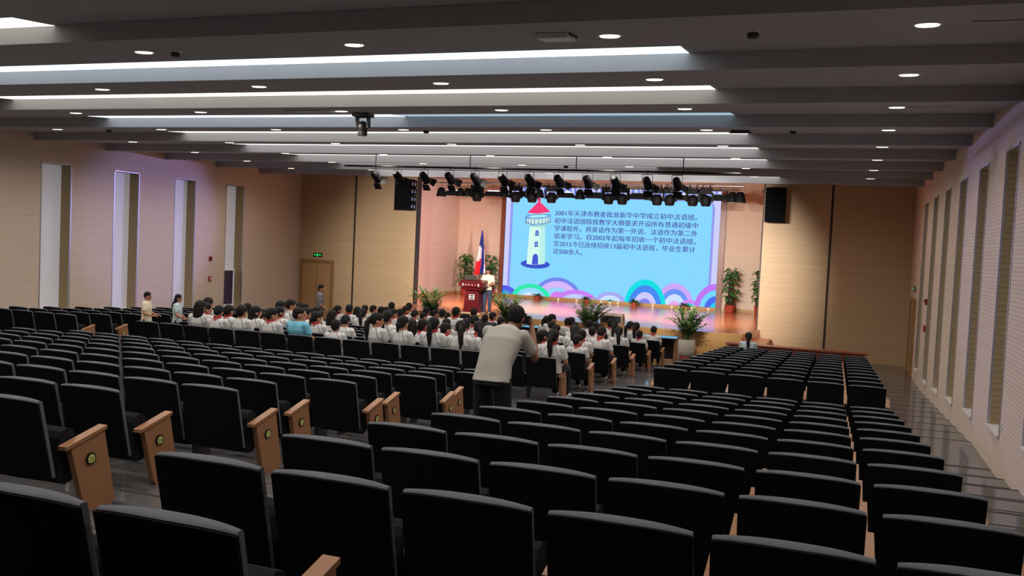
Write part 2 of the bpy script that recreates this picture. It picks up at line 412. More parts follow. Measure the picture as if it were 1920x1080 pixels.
# ------------------------------------------------------------------ saw-tooth ceiling with recessed luminous slots
m = MB(); LO, HI = XL-.2, XR+.2
warm, cool, neut = (1.0, .96, .83, 1), (.80, .92, 1.0, 1), (1.0, .985, .95, 1)
slots = []
for k in range(-7, 9):
    y0, y1 = faceY(k-1), faceY(k)            # panel k rises from y0 to y1 and drops at y1
    if k == 8: y1 = YW+.05
    ys = y1-SW; zs = CB+(CT-CB)*(ys-y0)/(y1-y0) if k < 8 else CB+(CT-CB)*(ys-y0)/PIT
    z1 = CT if k < 8 else CB+(CT-CB)*(y1-y0)/PIT
    if y1 < YB: continue
    has = 0 <= k+1 <= 8 and k < 8
    if has:
        m.quad((LO, y0, CB), (HI, y0, CB), (HI, ys, zs), (LO, ys, zs))
        m.quad((LO, ys, zs), (SX0, ys, zs), (SX0, y1, z1), (LO, y1, z1)); m.quad((SX1, ys, zs), (HI, ys, zs), (HI, y1, z1), (SX1, y1, z1))
        m.quad((SX0, ys, zs+.004), (SX1, ys, zs+.004), (SX1, y1, z1+.004), (SX0, y1, z1+.004))
        slots.append((k, ys, y1, (zs+z1)/2))
    else:
        m.quad((LO, y0, CB), (HI, y0, CB), (HI, y1, z1), (LO, y1, z1))
    if k < 8: m.quad((LO, y1, CB), (HI, y1, CB), (HI, y1, CT), (LO, y1, CT))
struct(m.build('ceiling', M['ceil'], fix=False), 'pale saw-tooth ceiling with light slots and recessed downlights', 'ceiling')
spec = {-1: (warm, 1.0, SX0, -9.0), 0: (cool, 1.15, SX0, SX1), 1: (warm, 1.0, SX0, SX1), 2: (cool, 1.1, SX0, -8.0), 3: (neut, 1.0, SX0, SX1),
        4: (neut, 1.0, SX0, SX1), 5: (neut, 1.0, SX0, SX1), 6: (neut, .55, SX0, -5.0), 7: (neut, 1.0, SX0, SX1)}
names = {-1: 'short warm', 0: 'long cool white', 1: 'long warm white', 2: 'half lit cool', 3: 'long neutral', 4: 'long neutral', 5: 'long neutral', 6: 'dim neutral', 7: 'long neutral'}
for k, ys, y1, zt in slots:
    c, s_, x0, x1 = spec[k]
    g = glow('slot_glow_%d' % (k+1), c, STRIP*s_)
    o = empty('ceiling_light_slot', ((x0+x1)/2, (ys+y1)/2, zt-.006)); o.rotation_euler = (math.atan((CT-CB)/PIT), 0, 0); h = (x1-x0)/2
    MB().box(-h+.01, h-.01, -SW/2+.006, SW/2-.002, -.003, .0).build('diffuser', g, o)
    MB().box(-h+.01, h-.01, -SW/2+.004, SW/2-.004, .0005, .004).build('housing', M['white'], o)
    tag(o, '%s ceiling light slot, %s one counted towards the stage' % (names[k], ORD[k+2]), 'ceiling light', 'luminous ceiling slots')
# the second cool slot is only lit along half its length; its other half still glows faintly
for k, ys, y1, zt in slots:
    if k == 2:
        o = empty('ceiling_light_slot', ((-7.95+SX1)/2, (ys+y1)/2, zt-.006)); o.rotation_euler = (math.atan((CT-CB)/PIT), 0, 0); h = (SX1+7.95)/2
        MB().box(-h+.01, h-.01, -SW/2+.006, SW/2-.002, -.003, .0).build('diffuser', glow('slot_glow_dim', (.62, .84, 1, 1), STRIP*.38), o)
        MB().box(-h+.01, h-.01, -SW/2+.004, SW/2-.004, .0005, .004).build('housing', M['white'], o)
        tag(o, 'faint blue half of the fourth ceiling light slot, past the hanging camera', 'ceiling light', 'luminous ceiling slots')

# recessed downlights
ring = MB()
n = 24; v = []
for r, z in ((.105, .004), (.125, .0), (.135, 0.004), (.135, .02), (.105, .02)):
    for i in range(n): v.append((r*math.cos(2*PI*i/n), r*math.sin(2*PI*i/n), z))
ring.add(v, [(j*n+i, j*n+(i+1) % n, ((j+1) % 5)*n+(i+1) % n, ((j+1) % 5)*n+i) for j in range(5) for i in range(n)])
ring_me = ring.mesh('trim_ring', M['white'], True)
lens_me = MB().lathe([(.0, -.010), (.100, -.007), (.108, .0), (.106, .012)], 24).mesh('glowing_lens', M['down'], True)
TILT = math.atan((CT-CB)/PIT)
dx = 3.062
for r in range(-3, 8):
    y = 9.42+2.45*r
    for c in range(0, 7):
        x = .637-dx*c
        if x < XL+.4 or r == 0 and c > 3 or r == 7 and c in (2, 4): continue
        z = CB+(CT-CB)*(y-faceY(r-1))/PIT-.004
        o = empty('downlight', (x, y, z)); o.rotation_euler = (TILT, 0, 0)
        link('trim_ring', ring_me, o); link('glowing_lens', lens_me, o)
        tag(o, 'round recessed downlight, %s row from the back, %s from the wall beside narrow block' % (ORD[r+4], ORD[c+1]), 'downlight', 'recessed downlights')
        spot('downlight_beam', (x, y, z-.03), (x, y, 0), DOWN_W*(.6 if c == 0 else 1), 168, 1.0, (1, .92, .82), .09)

# gadgets on the ceiling
def ceil_z(y):
    k = math.floor((y-FACE0)/PIT); return CB+(CT-CB)*(y-faceY(k))/PIT
def detector(x, y, label):
    o = empty('smoke_detector', (x, y, ceil_z(y))); 
    MB().lathe([(.075, -.02), (.08, 0)], 18).build('base', M['white'], o, True)
    MB().lathe([(.02, -.075), (.05, -.07), (.062, -.045), (.065, -.02)], 18).build('sensing_head', M['black'], o, True)
    tag(o, label, 'smoke detector', 'ceiling smoke detectors')
for x, y, l in ((-8.06, 9.43, 'dark round detector on the ceiling panel before the bluish slot'), (-.96, 9.45, 'dark detector cup between two downlights at the wall end of the nearest panel'),
                (-.92, 16.83, 'small dark detector cup past the end of the fifth light slot'), (-16.1, 16.7, 'small dark detector near the tall window wall'),
                (-8.05, 16.8, 'small dark detector on the ceiling mid hall behind the hanging camera'), (-7.2, 23.9, 'tiny dark detector over the front lamp bar')):
    detector(x, y, l)
o = empty('access_point', (-2.95, 9.2, ceil_z(9.2)-.005)); o.rotation_euler = (TILT, 0, 0)
MB().box(-.17, .17, -.15, .15, -.05, 0).build('housing', M['white'], o); MB().box(-.19, .19, -.1, .16, -.02, .004).build('bracket', M['black'], o)
tag(o, 'pale flat wireless box on the ceiling beside a downlight', 'access point')
o = empty('ceiling_hatch', (-9.1, 14.2, ceil_z(14.2)-.004)); o.rotation_euler = (TILT, 0, 0)
MB().box(-.42, .42, -.24, .24, -.012, .0).build('hatch_frame', M['white'], o); MB().box(-.38, .38, -.2, .2, -.016, -.012).build('hatch_panel', M['sill'], o)
tag(o, 'white rectangular hatch flush in the ceiling above mid hall', 'hatch')
o = empty('moving_head', (-8.35, 14.75, ceil_z(14.75)-.02))
MB().box(-.16, .16, -.13, .13, -.06, 0).build('base', M['black'], o)
q = MB(); q.box(-.13, -.10, -.05, .05, -.26, -.06); q.box(.10, .13, -.05, .05, -.26, -.06); q.box(-.13, .13, -.05, .05, -.075, -.06); q.build('yoke', M['black'], o)
q = MB(); q.ell((0, 0, -.25), (.095, .11, .12)); q.lathe([(.085, -.40), (.09, -.28)], 18, (0, 0, 0)); q.build('lamp_head', M['black'], o, True)
MB().lathe([(.07, -.405), (.07, -.398)], 18).build('front_glass', M['lens'], o)
tag(o, 'black motorised camera head hanging below the ceiling mid hall', 'camera')
o = empty('ceiling_bracket', (-1.84, 16.95, ceil_z(16.95)-.003))
MB().box(-.16, .16, -.1, .1, -.03, 0).build('plate', M['black'], o); MB().box(-.2, .2, -.02, .02, -.05, -.03).build('cross_bar', M['black'], o)
tag(o, 'small dark bracket at the end of a ceiling light slot', 'bracket')
for x0, y, l in ((1.35, 9.3, 'thin dark air slot in the nearest ceiling panel above the wall'), (1.0, 14.3, 'thin dark air slot in the third ceiling panel above the wall')):
    o = MB().box(-.35, .35, -.02, .02, -.004, .003).build('air_slot', M['seam']); o.location = (x0, y, ceil_z(y)); o.rotation_euler = (TILT, 0, 0)
    tag(o, l, 'air vent', 'linear air slots')

# ------------------------------------------------------------------ auditorium chairs
def back_profile(x):                      # slight arch along the top edge
    t = min(1, abs(x)/.275); return .772-.012*t**3
def pad_mesh():
    m = MB(); nx, nz = 12, 8; W = .275
    def P(u, t, side):                    # u -1..1, t 0 bottom..1 top
        x = u*W; zt = back_profile(x); z = .26+(zt-.26)*t
        y = .115*(1-t)+.0-.018*(1-u*u)
        return (x, y+(.046 if side else .010)+(.046*(1-u*u) if side else 0), z)
    for side in (0, 1):
        v = [P(-1+2*i/nx, j/nz, side) for j in range(nz+1) for i in range(nx+1)]
        m.add(v, [(j*(nx+1)+i, j*(nx+1)+i+1, (j+1)*(nx+1)+i+1, (j+1)*(nx+1)+i) for j in range(nz) for i in range(nx)])
    # rounded top bead
    v = []; K = 6
    for a in range(K+1):
        t = PI*a/K
        for i in range(nx+1):
            u = -1+2*i/nx; a0 = P(u, 1, 0); a1 = P(u, 1, 1); c = (a0[1]+a1[1])/2; h = (a1[1]-a0[1])/2
            v.append((a0[0], c-h*math.cos(t), a0[2]+.009*math.sin(t)))
    m.add(v, [(j*(nx+1)+i, j*(nx+1)+i+1, (j+1)*(nx+1)+i+1, (j+1)*(nx+1)+i) for j in range(K) for i in range(nx)])
    for u in (-1, 1):
        v = [P(u, j/nz, 0) for j in range(nz+1)]+[P(u, j/nz, 1) for j in range(nz+1)]
        m.add(v, [(j, j+1, nz+2+j, nz+1+j) for j in range(nz)])
        tp0, tp1 = P(u, 1, 0), P(u, 1, 1); c = (tp0[1]+tp1[1])/2; h = (tp1[1]-tp0[1])/2
        vv = [(tp0[0], c-h*math.cos(PI*a/K), tp0[2]+.009*math.sin(PI*a/K)) for a in range(K+1)]
        m.add(vv, [tuple(range(K+1))])
    m.quad(P(-1, 0, 0), P(1, 0, 0), P(1, 0, 1), P(-1, 0, 1))
    return m
def shell_mesh():
    m = MB(); nx, nz = 12, 8; W = .279
    def P(u, t, s):
        x = u*W; zt = back_profile(x)-.004; z = .24+(zt-.24)*t
        y = .12*(1-t)-.018*(1-u*u)
        return (x, y+(.0 if s == 0 else .016), z)
    for s in (0, 1):
        v = [P(-1+2*i/nx, j/nz, s) for j in range(nz+1) for i in range(nx+1)]
        m.add(v, [(j*(nx+1)+i, j*(nx+1)+i+1, (j+1)*(nx+1)+i+1, (j+1)*(nx+1)+i) for j in range(nz) for i in range(nx)])
    for t in (0, 1):
        v = [P(-1+2*i/nx, t, 0) for i in range(nx+1)]+[P(-1+2*i/nx, t, 1) for i in range(nx+1)]
        m.add(v, [(i, i+1, nx+2+i, nx+1+i) for i in range(nx)])
    for u in (-1, 1):
        v = [P(u, j/nz, 0) for j in range(nz+1)]+[P(u, j/nz, 1) for j in range(nz+1)]
        m.add(v, [(j, j+1, nz+2+j, nz+1+j) for j in range(nz)])
    return m
def rounded(x0, x1, poly):                 # prism with a softened outline
    return MB().prism_x(poly, x0, x1)
def arc_poly(cy, cz, pts): return [(cy+y, cz+z) for y, z in pts]
pad_me = pad_mesh().mesh('backrest', M['fabric'], True)
shell_me = shell_mesh().mesh('back_shell', M['shell'], True)
up_poly = [(.20, .22), (.25, .19), (.31, .20), (.35, .25), (.335, .50), (.315, .545), (.27, .56), (.225, .54), (.205, .50)]
cush_up = MB().prism_x(up_poly, -.25, .25).mesh('seat', M['seatcloth'])
dn_poly = [(.13, .35), (.16, .33), (.52, .34), (.56, .365), (.575, .40), (.56, .435), (.52, .45), (.16, .44), (.135, .42)]
cush_dn = MB().prism_x(dn_poly, -.25, .25).mesh('seat', M['seatcloth'])
CAPP = [(.165, .437), (.505, .523), (.505, .548), (.165, .462)]
arm_me = MB().prism_x([(.23, .0), (.40, .0), (.43, .06), (.47, .50), (.22, .44)], -.016, .016).mesh('arm_support', M['armdark'])
cap_me = MB().prism_x(CAPP, -.026, .026).mesh('arm_cap', M['beech'])
PAN = [(.215, .44), (.335, .03), (.36, .0), (.57, .0), (.60, .03), (.495, .515)]
pan_me = MB().prism_x(PAN, -.024, .024).mesh('end_panel', M['beech'])
ecap_me = MB().prism_x(CAPP, -.036, .036).mesh('panel_cap', M['beech'])
foot_me = MB().box(-.02, .02, .38, .55, -.03, .0).mesh('foot', M['rubber'])
def plate_mesh(num, s):
    m = MB(); n = 20
    def disc(rx, rz, x0, x1, mi, dz=0):
        v = []
        for x in (x0, x1):
            for i in range(n):
                a = 2*PI*i/n; z = rz*math.sin(a)
                v.append((x*s, .375+rx*math.cos(a), .345+dz+max(z, -rz*.8)))
        m.add(v, [tuple(range(n)), tuple(range(2*n-1, n-1, -1))]+[(i, (i+1) % n, n+(i+1) % n, n+i) for i in range(n)], mi)
    disc(.040, .043, .02, .036, 0); disc(.029, .031, .036, .0375, 1)
    me = m.mesh('number_plate', [M['plate'], M['platey'], M['ink']])
    if num is None: return me
    t = text_mesh(str(num), .040, 'digits', M['ink'])
    cx = (max(v.co.x for v in t.vertices)+min(v.co.x for v in t.vertices))/2
    bm = bmesh.new(); bm.from_mesh(me); bt = bmesh.new(); bt.from_mesh(t)
    mp = {}
    for v in bt.verts: mp[v] = bm.verts.new((.0382*s, .375+(v.co.x-cx)*s, .345-.014+v.co.y))
    for f in bt.faces:
        try: nf = bm.faces.new([mp[v] for v in f.verts]); nf.material_index = 2
        except Exception: pass
    bm.to_mesh(me); bm.free(); bt.free(); bpy.data.meshes.remove(t)
    return me
plates = {}
def plate(num, s):
    if (num, s) not in plates: plates[(num, s)] = plate_mesh(num, s)
    return plates[(num, s)]
def end_panel(o, x, s, num):
    p = link('end_panel', pan_me, o); p.location = (x, 0, 0)
    link('panel_cap', ecap_me, p); link('number_plate', plate(num, s), p); link('foot', foot_me, p)
def chair(x, y, z, hb, label, group, ends='', num=None, sat=False):
    o = empty('auditorium_chair', (x, y, z), 0, (1, 1, hb/.76))
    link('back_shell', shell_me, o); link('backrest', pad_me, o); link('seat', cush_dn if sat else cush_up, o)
    if 'R' in ends: end_panel(o, .318, 1, num)
    else:
        a = link('armrest', arm_me, o); a.location = (.31, 0, 0); link('arm_cap', cap_me, a)
    if 'L' in ends: end_panel(o, -.318, -1, num)
    tag(o, label, 'chair', group)
    return o
G1, G2, G3, G4, G5 = ('chairs of the narrow rear block', 'chairs of the wide rear block', 'chairs of the narrow front block', 'chairs of the wide front block', 'chairs of the far front block')
# narrow rear block beside the windowed wall (six seats a row; the last row has two)
for k in range(-1, 11):
    for i in range(6 if k >= 0 else 2):
        chair(-2.86+.28+.62*i, RY(k), RFL(k), .76, 'black auditorium chair, narrow rear block, %s row from the back, %s from central aisle' % (ORD[k+2], ORD[i+1]), G1,
              ('L' if i == 0 else '')+('R' if i == (5 if k >= 0 else 1) else ''), 26-k)
# narrow front block
for j in range(11):
    for i in range(6):
        chair(-2.86+.28+.62*i, FY(j), FFL(j), FTOP(j)-FFL(j), 'black auditorium chair, narrow front block, %s row past the cross aisle, %s from central aisle' % (ORD[j+1], ORD[i+1]), G3,
              ('L' if i == 0 else '')+('R' if i == 5 else ''), None, sat=(j == 10 and i == 0))
# wide rear block: every other row is shifted by half a seat
for k in range(1, 11):
    rx = -4.60 if k % 2 else -4.90
    n = 15 if k % 2 else 14
    for i in range(n):
        x = rx-.31-.62*i
        if (x+.3)/RY(k) < -1.19: break
        chair(x, RY(k), RFL(k), .76, 'black auditorium chair, wide rear block, %s row from the back, %s from central aisle' % (ORD[k+2], ORD[i+1]), G2,
              ('R' if i == 0 else '')+('L' if i == n-1 else ''), 26-k)
# far front block beyond the second aisle
for j in range(11):
    for i in range(5):
        x = -15.46-.31-.62*i
        if (x+.3)/FY(j) < -1.19: break
        chair(x, FY(j), FFL(j), FTOP(j)-FFL(j), 'black auditorium chair, far front block by tall windows, %s row, %s from its aisle' % (ORD[j+1], ORD[i+1]), G5,
              ('R' if i == 0 else '')+('L' if i == 4 else ''), None)
# wide front block, where the pupils sit
ST = [(0,0,.13,.52,'p'),(0,2,.12,.55,'p'),(0,3,.19,.54,'p'),(0,4,.26,.57,'p'),(0,5,.2,.55,'k'),(0,6,.26,.57,'p'),(0,7,.08,.37,'b'),(0,8,-.25,.56,'m'),(0,9,-.2,.5,'b'),(0,10,-.32,.51,'b'),(0,11,-.22,.46,'b'),(0,12,-.07,.54,'l'),(1,2,-.12,.52,'p'),(1,3,-.21,.44,'b'),(1,4,-.14,.48,'b'),(1,5,.29,.46,'l'),(1,6,.29,.59,'p'),(1,7,-.01,.43,'b'),(1,8,-.05,.46,'k'),(1,11,.26,.47,'l'),(1,12,.18,.45,'b'),(1,13,.21,.45,'p'),(2,0,.05,.37,'b'),(2,1,-.07,.41,'l'),(2,9,-.02,.47,'l'),(2,10,-.09,.48,'l'),(2,11,-.1,.46,'l'),(2,12,.06,.28,'l'),(2,14,-.24,.54,'l'),(3,0,.19,.44,'b'),(3,4,0,.48,'l'),(3,12,.13,.56,'l'),(3,13,-.12,.44,'p'),(4,0,-.02,.49,'b'),(4,1,.1,.47,'l'),(4,4,.01,.4,'l'),(4,6,.03,.41,'b'),(4,12,.06,.4,'b'),(4,13,.06,.58,'p'),(5,0,.17,.34,'b'),(5,1,.03,.45,'k'),(5,2,.21,.43,'b'),(5,5,-.02,.5,'p'),(5,10,.08,.45,'p'),(5,12,-.1,.41,'l'),(5,13,-.01,.48,'b'),(6,0,0,.46,'p'),(6,1,-.05,.41,'l'),(6,10,.11,.48,'p'),(6,12,0,.5,'b'),(6,14,-.14,.44,'l'),(7,1,.04,.51,'l'),(7,2,.08,.45,'l'),(7,3,.1,.44,'l'),(7,5,-.04,.44,'l'),(7,6,.01,.35,'l'),(7,7,-.11,.62,'l'),(7,9,-.1,.45,'b'),(7,10,.07,.46,'b'),(7,12,.02,.43,'l'),(7,13,.04,.42,'l'),(8,0,.05,.29,'b'),(8,1,.01,.51,'p'),(8,8,.06,.43,'b'),(8,9,-.04,.5,'b'),(8,10,.04,.38,'l'),(8,11,-.03,.37,'b'),(8,12,-.09,.45,'b'),(8,13,.03,.46,'p'),(9,0,.05,.51,'p'),(9,2,.01,.49,'b'),(9,3,.12,.52,'b'),(9,4,.1,.57,'b'),(9,7,.02,.42,'l'),(9,8,.04,.39,'p'),(9,9,.01,.39,'b'),(9,10,-.04,.52,'b'),(9,11,-.12,.49,'b'),(9,12,-.11,.42,'b'),(9,13,.06,.44,'l'),(10,0,.06,.41,'b'),(10,1,0,.5,'p'),(10,2,.03,.53,'b'),(10,4,-.01,.47,'b'),(10,5,.01,.48,'l'),(10,8,.17,.47,'b'),(10,9,.15,.55,'b'),(10,10,.18,.43,'l'),(10,11,.09,.42,'b'),(10,12,-.15,.57,'b'),(10,13,-.15,.55,'b')]
_r = random.Random(5); ST = [(a, b, c, d, 'b' if h == 'l' and j_ > 1 and _r.random() < .6 else h) for a, b, c, d, h in ST for j_ in (a,)]
seated = {(a, b) for a, b, _, _, _ in ST}
def wseat(j, i): return (-4.57 if j % 2 == 0 else -4.88)-.31-.62*i
rest = MB()
for j in range(11):
    n = 15 if j % 2 == 0 else 14
    for i in range(n):
        x = wseat(j, i); hb = FTOP(j)-FFL(j)
        if j == 0 or i == 0 or (j == 1 and i < 9):
            chair(x, FY(j), FFL(j), hb, 'black auditorium chair, wide front block, %s row past the cross aisle, %s from central aisle' % (ORD[j+1], ORD[i+1]), G4,
                  ('R' if i == 0 else '')+('L' if i == n-1 else ''), None, sat=(j, i) in seated)
        else:
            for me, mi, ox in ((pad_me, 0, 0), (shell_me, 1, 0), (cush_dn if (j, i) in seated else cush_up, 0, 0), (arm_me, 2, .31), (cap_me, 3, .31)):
                rest.add([(x+ox+v.co.x, FY(j)+v.co.y, FFL(j)+v.co.z*hb/.76) for v in me.vertices], [tuple(p.vertices) for p in me.polygons], mi)
o = rest.build('auditorium_seating', [M['fabric'], M['shell'], M['armdark'], M['beech']], fix=False)
tag(o, 'remaining black chairs under and between the pupils of the wide front block', 'chair', G4, 'stuff')

# ------------------------------------------------------------------ people
from mathutils.bvhtree import BVHTree
def melt(mb, name, mats, voxel, smooth=6, fn=None):
    """one continuous skin over a set of overlapping volumes"""
    me = mb.mesh(name+'_raw', mats)
    o = link('tmp', me)
    r = o.modifiers.new('r', 'REMESH'); r.mode = 'VOXEL'; r.voxel_size = voxel
    s = o.modifiers.new('s', 'SMOOTH'); s.factor = .5; s.iterations = smooth
    dg = bpy.context.evaluated_depsgraph_get(); out = bpy.data.meshes.new_from_object(o.evaluated_get(dg))
    bpy.data.objects.remove(o); bpy.data.meshes.remove(me)
    out.name = name; out.materials.clear()
    for x in (mats if isinstance(mats, (list, tuple)) else [mats]): out.materials.append(x)
    out.polygons.foreach_set('use_smooth', [True]*len(out.polygons))
    for p in out.polygons: p.material_index = fn(p.center) if fn else 0
    return out
def RX(a): return Matrix.Rotation(math.radians(a), 3, 'X')
def RZ(a): return Matrix.Rotation(math.radians(a), 3, 'Z')
def hand(mb, wr, d, up, s=1.0, curl=35, thumb=1, fr=.0085):
    """palm, four fingers of unequal length and a thumb; D: where the fingers point, UP: the back of the hand"""
    wr = Vector(wr); d = Vector(d).normalized(); up = Vector(up); up = (up-d*up.dot(d)).normalized(); sd = d.cross(up)*thumb
    R = Matrix((sd, d, up)).transposed()
    mb.ell(wr+d*.05*s, (.038*s, .05*s, .018*s), R, 10, 7)
    for i, (o, l) in enumerate(((.028, .066), (.009, .075), (-.010, .070), (-.028, .054))):
        p = wr+d*.088*s+sd*o*s; a = 0; q = p
        for seg in (.45, .32, .23):
            a += curl; dd = d*math.cos(math.radians(a))-up*math.sin(math.radians(a))
            q2 = q+dd*l*seg*s; mb.cap(q, q2, fr*s, fr*.88*s, 6); q = q2
    p = wr+d*.03*s+sd*.034*s; q = p+(d*.6+sd*.75-up*.25)*.042*s; mb.cap(p, q, .011*s, .0095*s, 7)
    mb.cap(q, q+(d*.9+sd*.2-up*.35)*.032*s, .0095*s, .008*s, 7)
def head(mb, c, R, s=1.0):
    c = Vector(c); P = lambda x, y, z: c+R@Vector((x*s, y*s, z*s))
    E = lambda p, r: mb.ell(P(*p), tuple(x*s for x in r), R, 16, 11)
    E((0, -.006, .022), (.075, .094, .098)); E((0, .026, -.045), (.056, .062, .072)); E((0, .05, -.095), (.028, .026, .02))
    mb.cap(P(0, .088, .01), P(0, .108, -.022), .010*s, .016*s, 8); E((0, .09, -.058), (.024, .012, .009))
    for x in (-1, 1): E((x*.077, -.006, -.008), (.012, .022, .032)); E((x*.034, .082, .026), (.022, .012, .008))
def hair_vol(c, R, kind, s=1.0):
    mb = MB(); c = Vector(c); P = lambda x, y, z: c+R@Vector((x*s, y*s, z*s))
    E = lambda p, r: mb.ell(P(*p), tuple(x*s for x in r), R, 16, 11)
    if kind == 'm':
        E((0, -.016, .047), (.083, .093, .083)); E((0, -.048, .0), (.078, .060, .07))
    else:
        E((0, -.014, .045), (.087, .100, .090)); E((0, -.046, .010), (.082, .064, .076)); E((0, .034, .092), (.060, .042, .030))
    if kind == 'b': E((0, -.06, -.032), (.058, .034, .040))
    if kind == 'l':
        mb.loft([(P(0, -.04, .04), .088*s, .068*s, R@Vector((0, 1, 0))), (P(0, -.05, -.06), .092*s, .06*s, R@Vector((0, 1, 0))), (P(0, -.062, -.15), .088*s, .045*s, (0, 1, 0)),
                 (P(0, -.07, -.21), .07*s, .03*s, (0, 1, 0))], 16)
    if kind == 'L':
        mb.loft([(P(0, -.04, .04), .088*s, .068*s, (0, 1, 0)), (P(0, -.075, -.1), .095*s, .06*s, (0, 1, 0)), (P(0, -.125, -.24), .095*s, .05*s, (0, 1, 0)), (P(0, -.14, -.38), .075*s, .035*s, (0, 1, 0))], 16)
    if kind == 'p':
        E((0, -.105, .03), (.03, .03, .03))
        pts = [P(0, -.115, .03), P(.004, -.145, -.03), P(.012, -.15, -.13), P(.016, -.135, -.22), P(.012, -.125, -.31)]
        for a, b, ra, rb in zip(pts, pts[1:], (.028, .042, .044, .034), (.042, .044, .034, .014)): mb.cap(a, b, ra*s, rb*s, 10)
    if kind == 'k':
        E((0, -.108, -.015), (.04, .038, .042)); mb.cap(P(0, -.11, -.04), P(.01, -.125, -.12), .034*s, .018*s, 10)
    return mb
def limb(mb, a, b, c, ra, rb, rc, n=12):
    a, b, c = Vector(a), Vector(b), Vector(c); mb.cap(a, b, ra, rb, n)
    m1 = b+(c-b)*.3; mb.cap(b, m1, rb, rb*1.06, n); mb.cap(m1, c, rb*1.06, rc, n)
def shoe_vol(mb, an, tx, ty, s=1.0):
    d = Vector((tx, ty, 0)).normalized(); an = Vector(an); h = an.z
    p = Vector((an.x, an.y, .04*s)); mb.cap(p-d*.035*s, p+d*.12*s, .04*s, .036*s, 12, 0, (Vector((0, 0, 1)), .85)); mb.cap(p, (an.x, an.y, max(.07*s, h)), .04*s, .038*s, 10)
def torso(mb, J, g=0.0, upto='neck', low=None):
    secs = []
    for key in (('low',) if low else ())+('pel', 'waist', 'chest', 'up', 'nb'):
        c, rx, ry, ay = (low if key == 'low' else J[key]); secs.append((c, rx+g, ry+g, ay))
    mb.loft(secs, 22)
def figure(J, hairkind, voxel=.013, short=True, skin='skin', shirt='shirt', trouser='trouser', sleeve=.6, shirt_hem=.05):
    """meshes of one posed person: body, hair, shirt, trousers, shoes"""
    s = J.get('s', 1.0); b = MB(); torso(b, J)
    nb = Vector(J['nb'][0]); hc = Vector(J['head']); HR = J['HR']
    b.cap(nb-Vector((0, 0, .02)), hc+HR@Vector((0, -.02, -.05))*s, .052*s, .05*s, 14)
    head(b, hc, HR, s*J.get('hs', 1.0))
    for i in (0, 1):
        limb(b, J['sh'][i], J['el'][i], J['wr'][i], .050*s, .040*s, .027*s)
        hand(b, J['wr'][i], J['hd'][i][0], J['hd'][i][1], s, J.get('curl', 35), 1 if i else -1)
        limb(b, J['hip'][i], J['kn'][i], J['an'][i], .085*s, .058*s, .036*s)
        shoe_vol(b, J['an'][i], *J['toe'][i], s*.93)
    out = {'body': melt(b, 'body', M[skin], voxel, 5)}
    out['hair'] = melt(hair_vol(hc, HR, hairkind, s*J.get('hs', 1.0)), 'hair', M['hair'], .011, 5)
    q = MB(); pc, prx, pry, pay = J['pel']
    spine = (Vector(J['waist'][0])-Vector(pc)).normalized()
    low = (Vector(pc)-spine*shirt_hem, prx+.008, pry+.008, pay)
    torso(q, J, .016, low=low)
    for i in (0, 1):
        a = Vector(J['sh'][i]); e = Vector(J['el'][i]); q.cap(a, a+(e-a)*sleeve, .066*s, .064*s, 14)
    out['shirt'] = melt(q, 'shirt', M[shirt], voxel, 4)
    q = MB()
    q.loft([(Vector(pc)-spine*.10*s, prx*.95, pry*1.02, pay), (pc, prx+.010, pry+.010, pay), (Vector(pc)+spine*.05, prx*.95, pry*.98, pay)], 20)
    for i in (0, 1):
        k = Vector(J['kn'][i]); an = Vector(J['an'][i]); limb(q, J['hip'][i], k, an, .096*s, .070*s, .052*s)
    out['trousers'] = melt(q, 'trousers', M[trouser], voxel, 4)
    for i in (0, 1):
        q = MB(); shoe_vol(q, (J['an'][i][0], J['an'][i][1], .07*s), *J['toe'][i], s)
        out['shoe%d' % i] = melt(q, 'shoe', M['shoe'], .012, 3)
    return out
def eyes_mesh(J):
    m = MB(); s = J.get('s', 1.0); c = Vector(J['head']); R = J['HR']
    for x in (-1, 1):
        m.ell(c+R@Vector((x*.032, .086, .010))*s, (.010*s, .007*s, .0055*s), R, 10, 7, 0); m.ell(c+R@Vector((x*.032, .0925, .010))*s, (.0048*s, .004*s, .0048*s), R, 8, 6, 1)
        m.cap(c+R@Vector((x*.018, .092, .034))*s, c+R@Vector((x*.050, .082, .036))*s, .003*s, .0025*s, 6, 1)
    return m.mesh('eyes', [M['white'], M['hair']], True)
# --- seated pupils: one posed body, three ways of holding the head, four hair styles
def seat_pose(HR, hx=0, hy=0):
    Y = (0, 1, .12)
    return dict(pel=((0, .245, .52), .150, .105, Y), waist=((0, .215, .64), .128, .098, Y), chest=((0, .185, .79), .168, .112, Y), up=((0, .178, .885), .150, .086, Y), nb=((0, .185, .945), .062, .055, Y),
                head=(hx, .205+hy, 1.045), HR=HR, sh=((-.172, .178, .872), (.172, .178, .872)), el=((-.222, .25, .66), (.222, .25, .66)), wr=((-.10, .45, .605), (.12, .46, .605)),
                hd=(((.25, 1, -.15), (0, 0, 1)), ((-.25, 1, -.15), (0, 0, 1))), hip=((-.085, .27, .50), (.085, .27, .50)), kn=((-.10, .62, .50), (.10, .62, .50)), an=((-.10, .64, .09), (.10, .64, .09)),
                toe=((-.1, 1), (.1, 1)), s=1.0, hs=1.12)
poses = {0: (RX(-4), 0, 0), 1: (RZ(-38)@RX(-4), .004, 0), 2: (RX(-26), 0, .025), 3: (RZ(24)@RX(-10), -.004, .01)}
base = figure(seat_pose(*poses[0]), 'b')
bodies = {0: base['body']}; hairs = {}
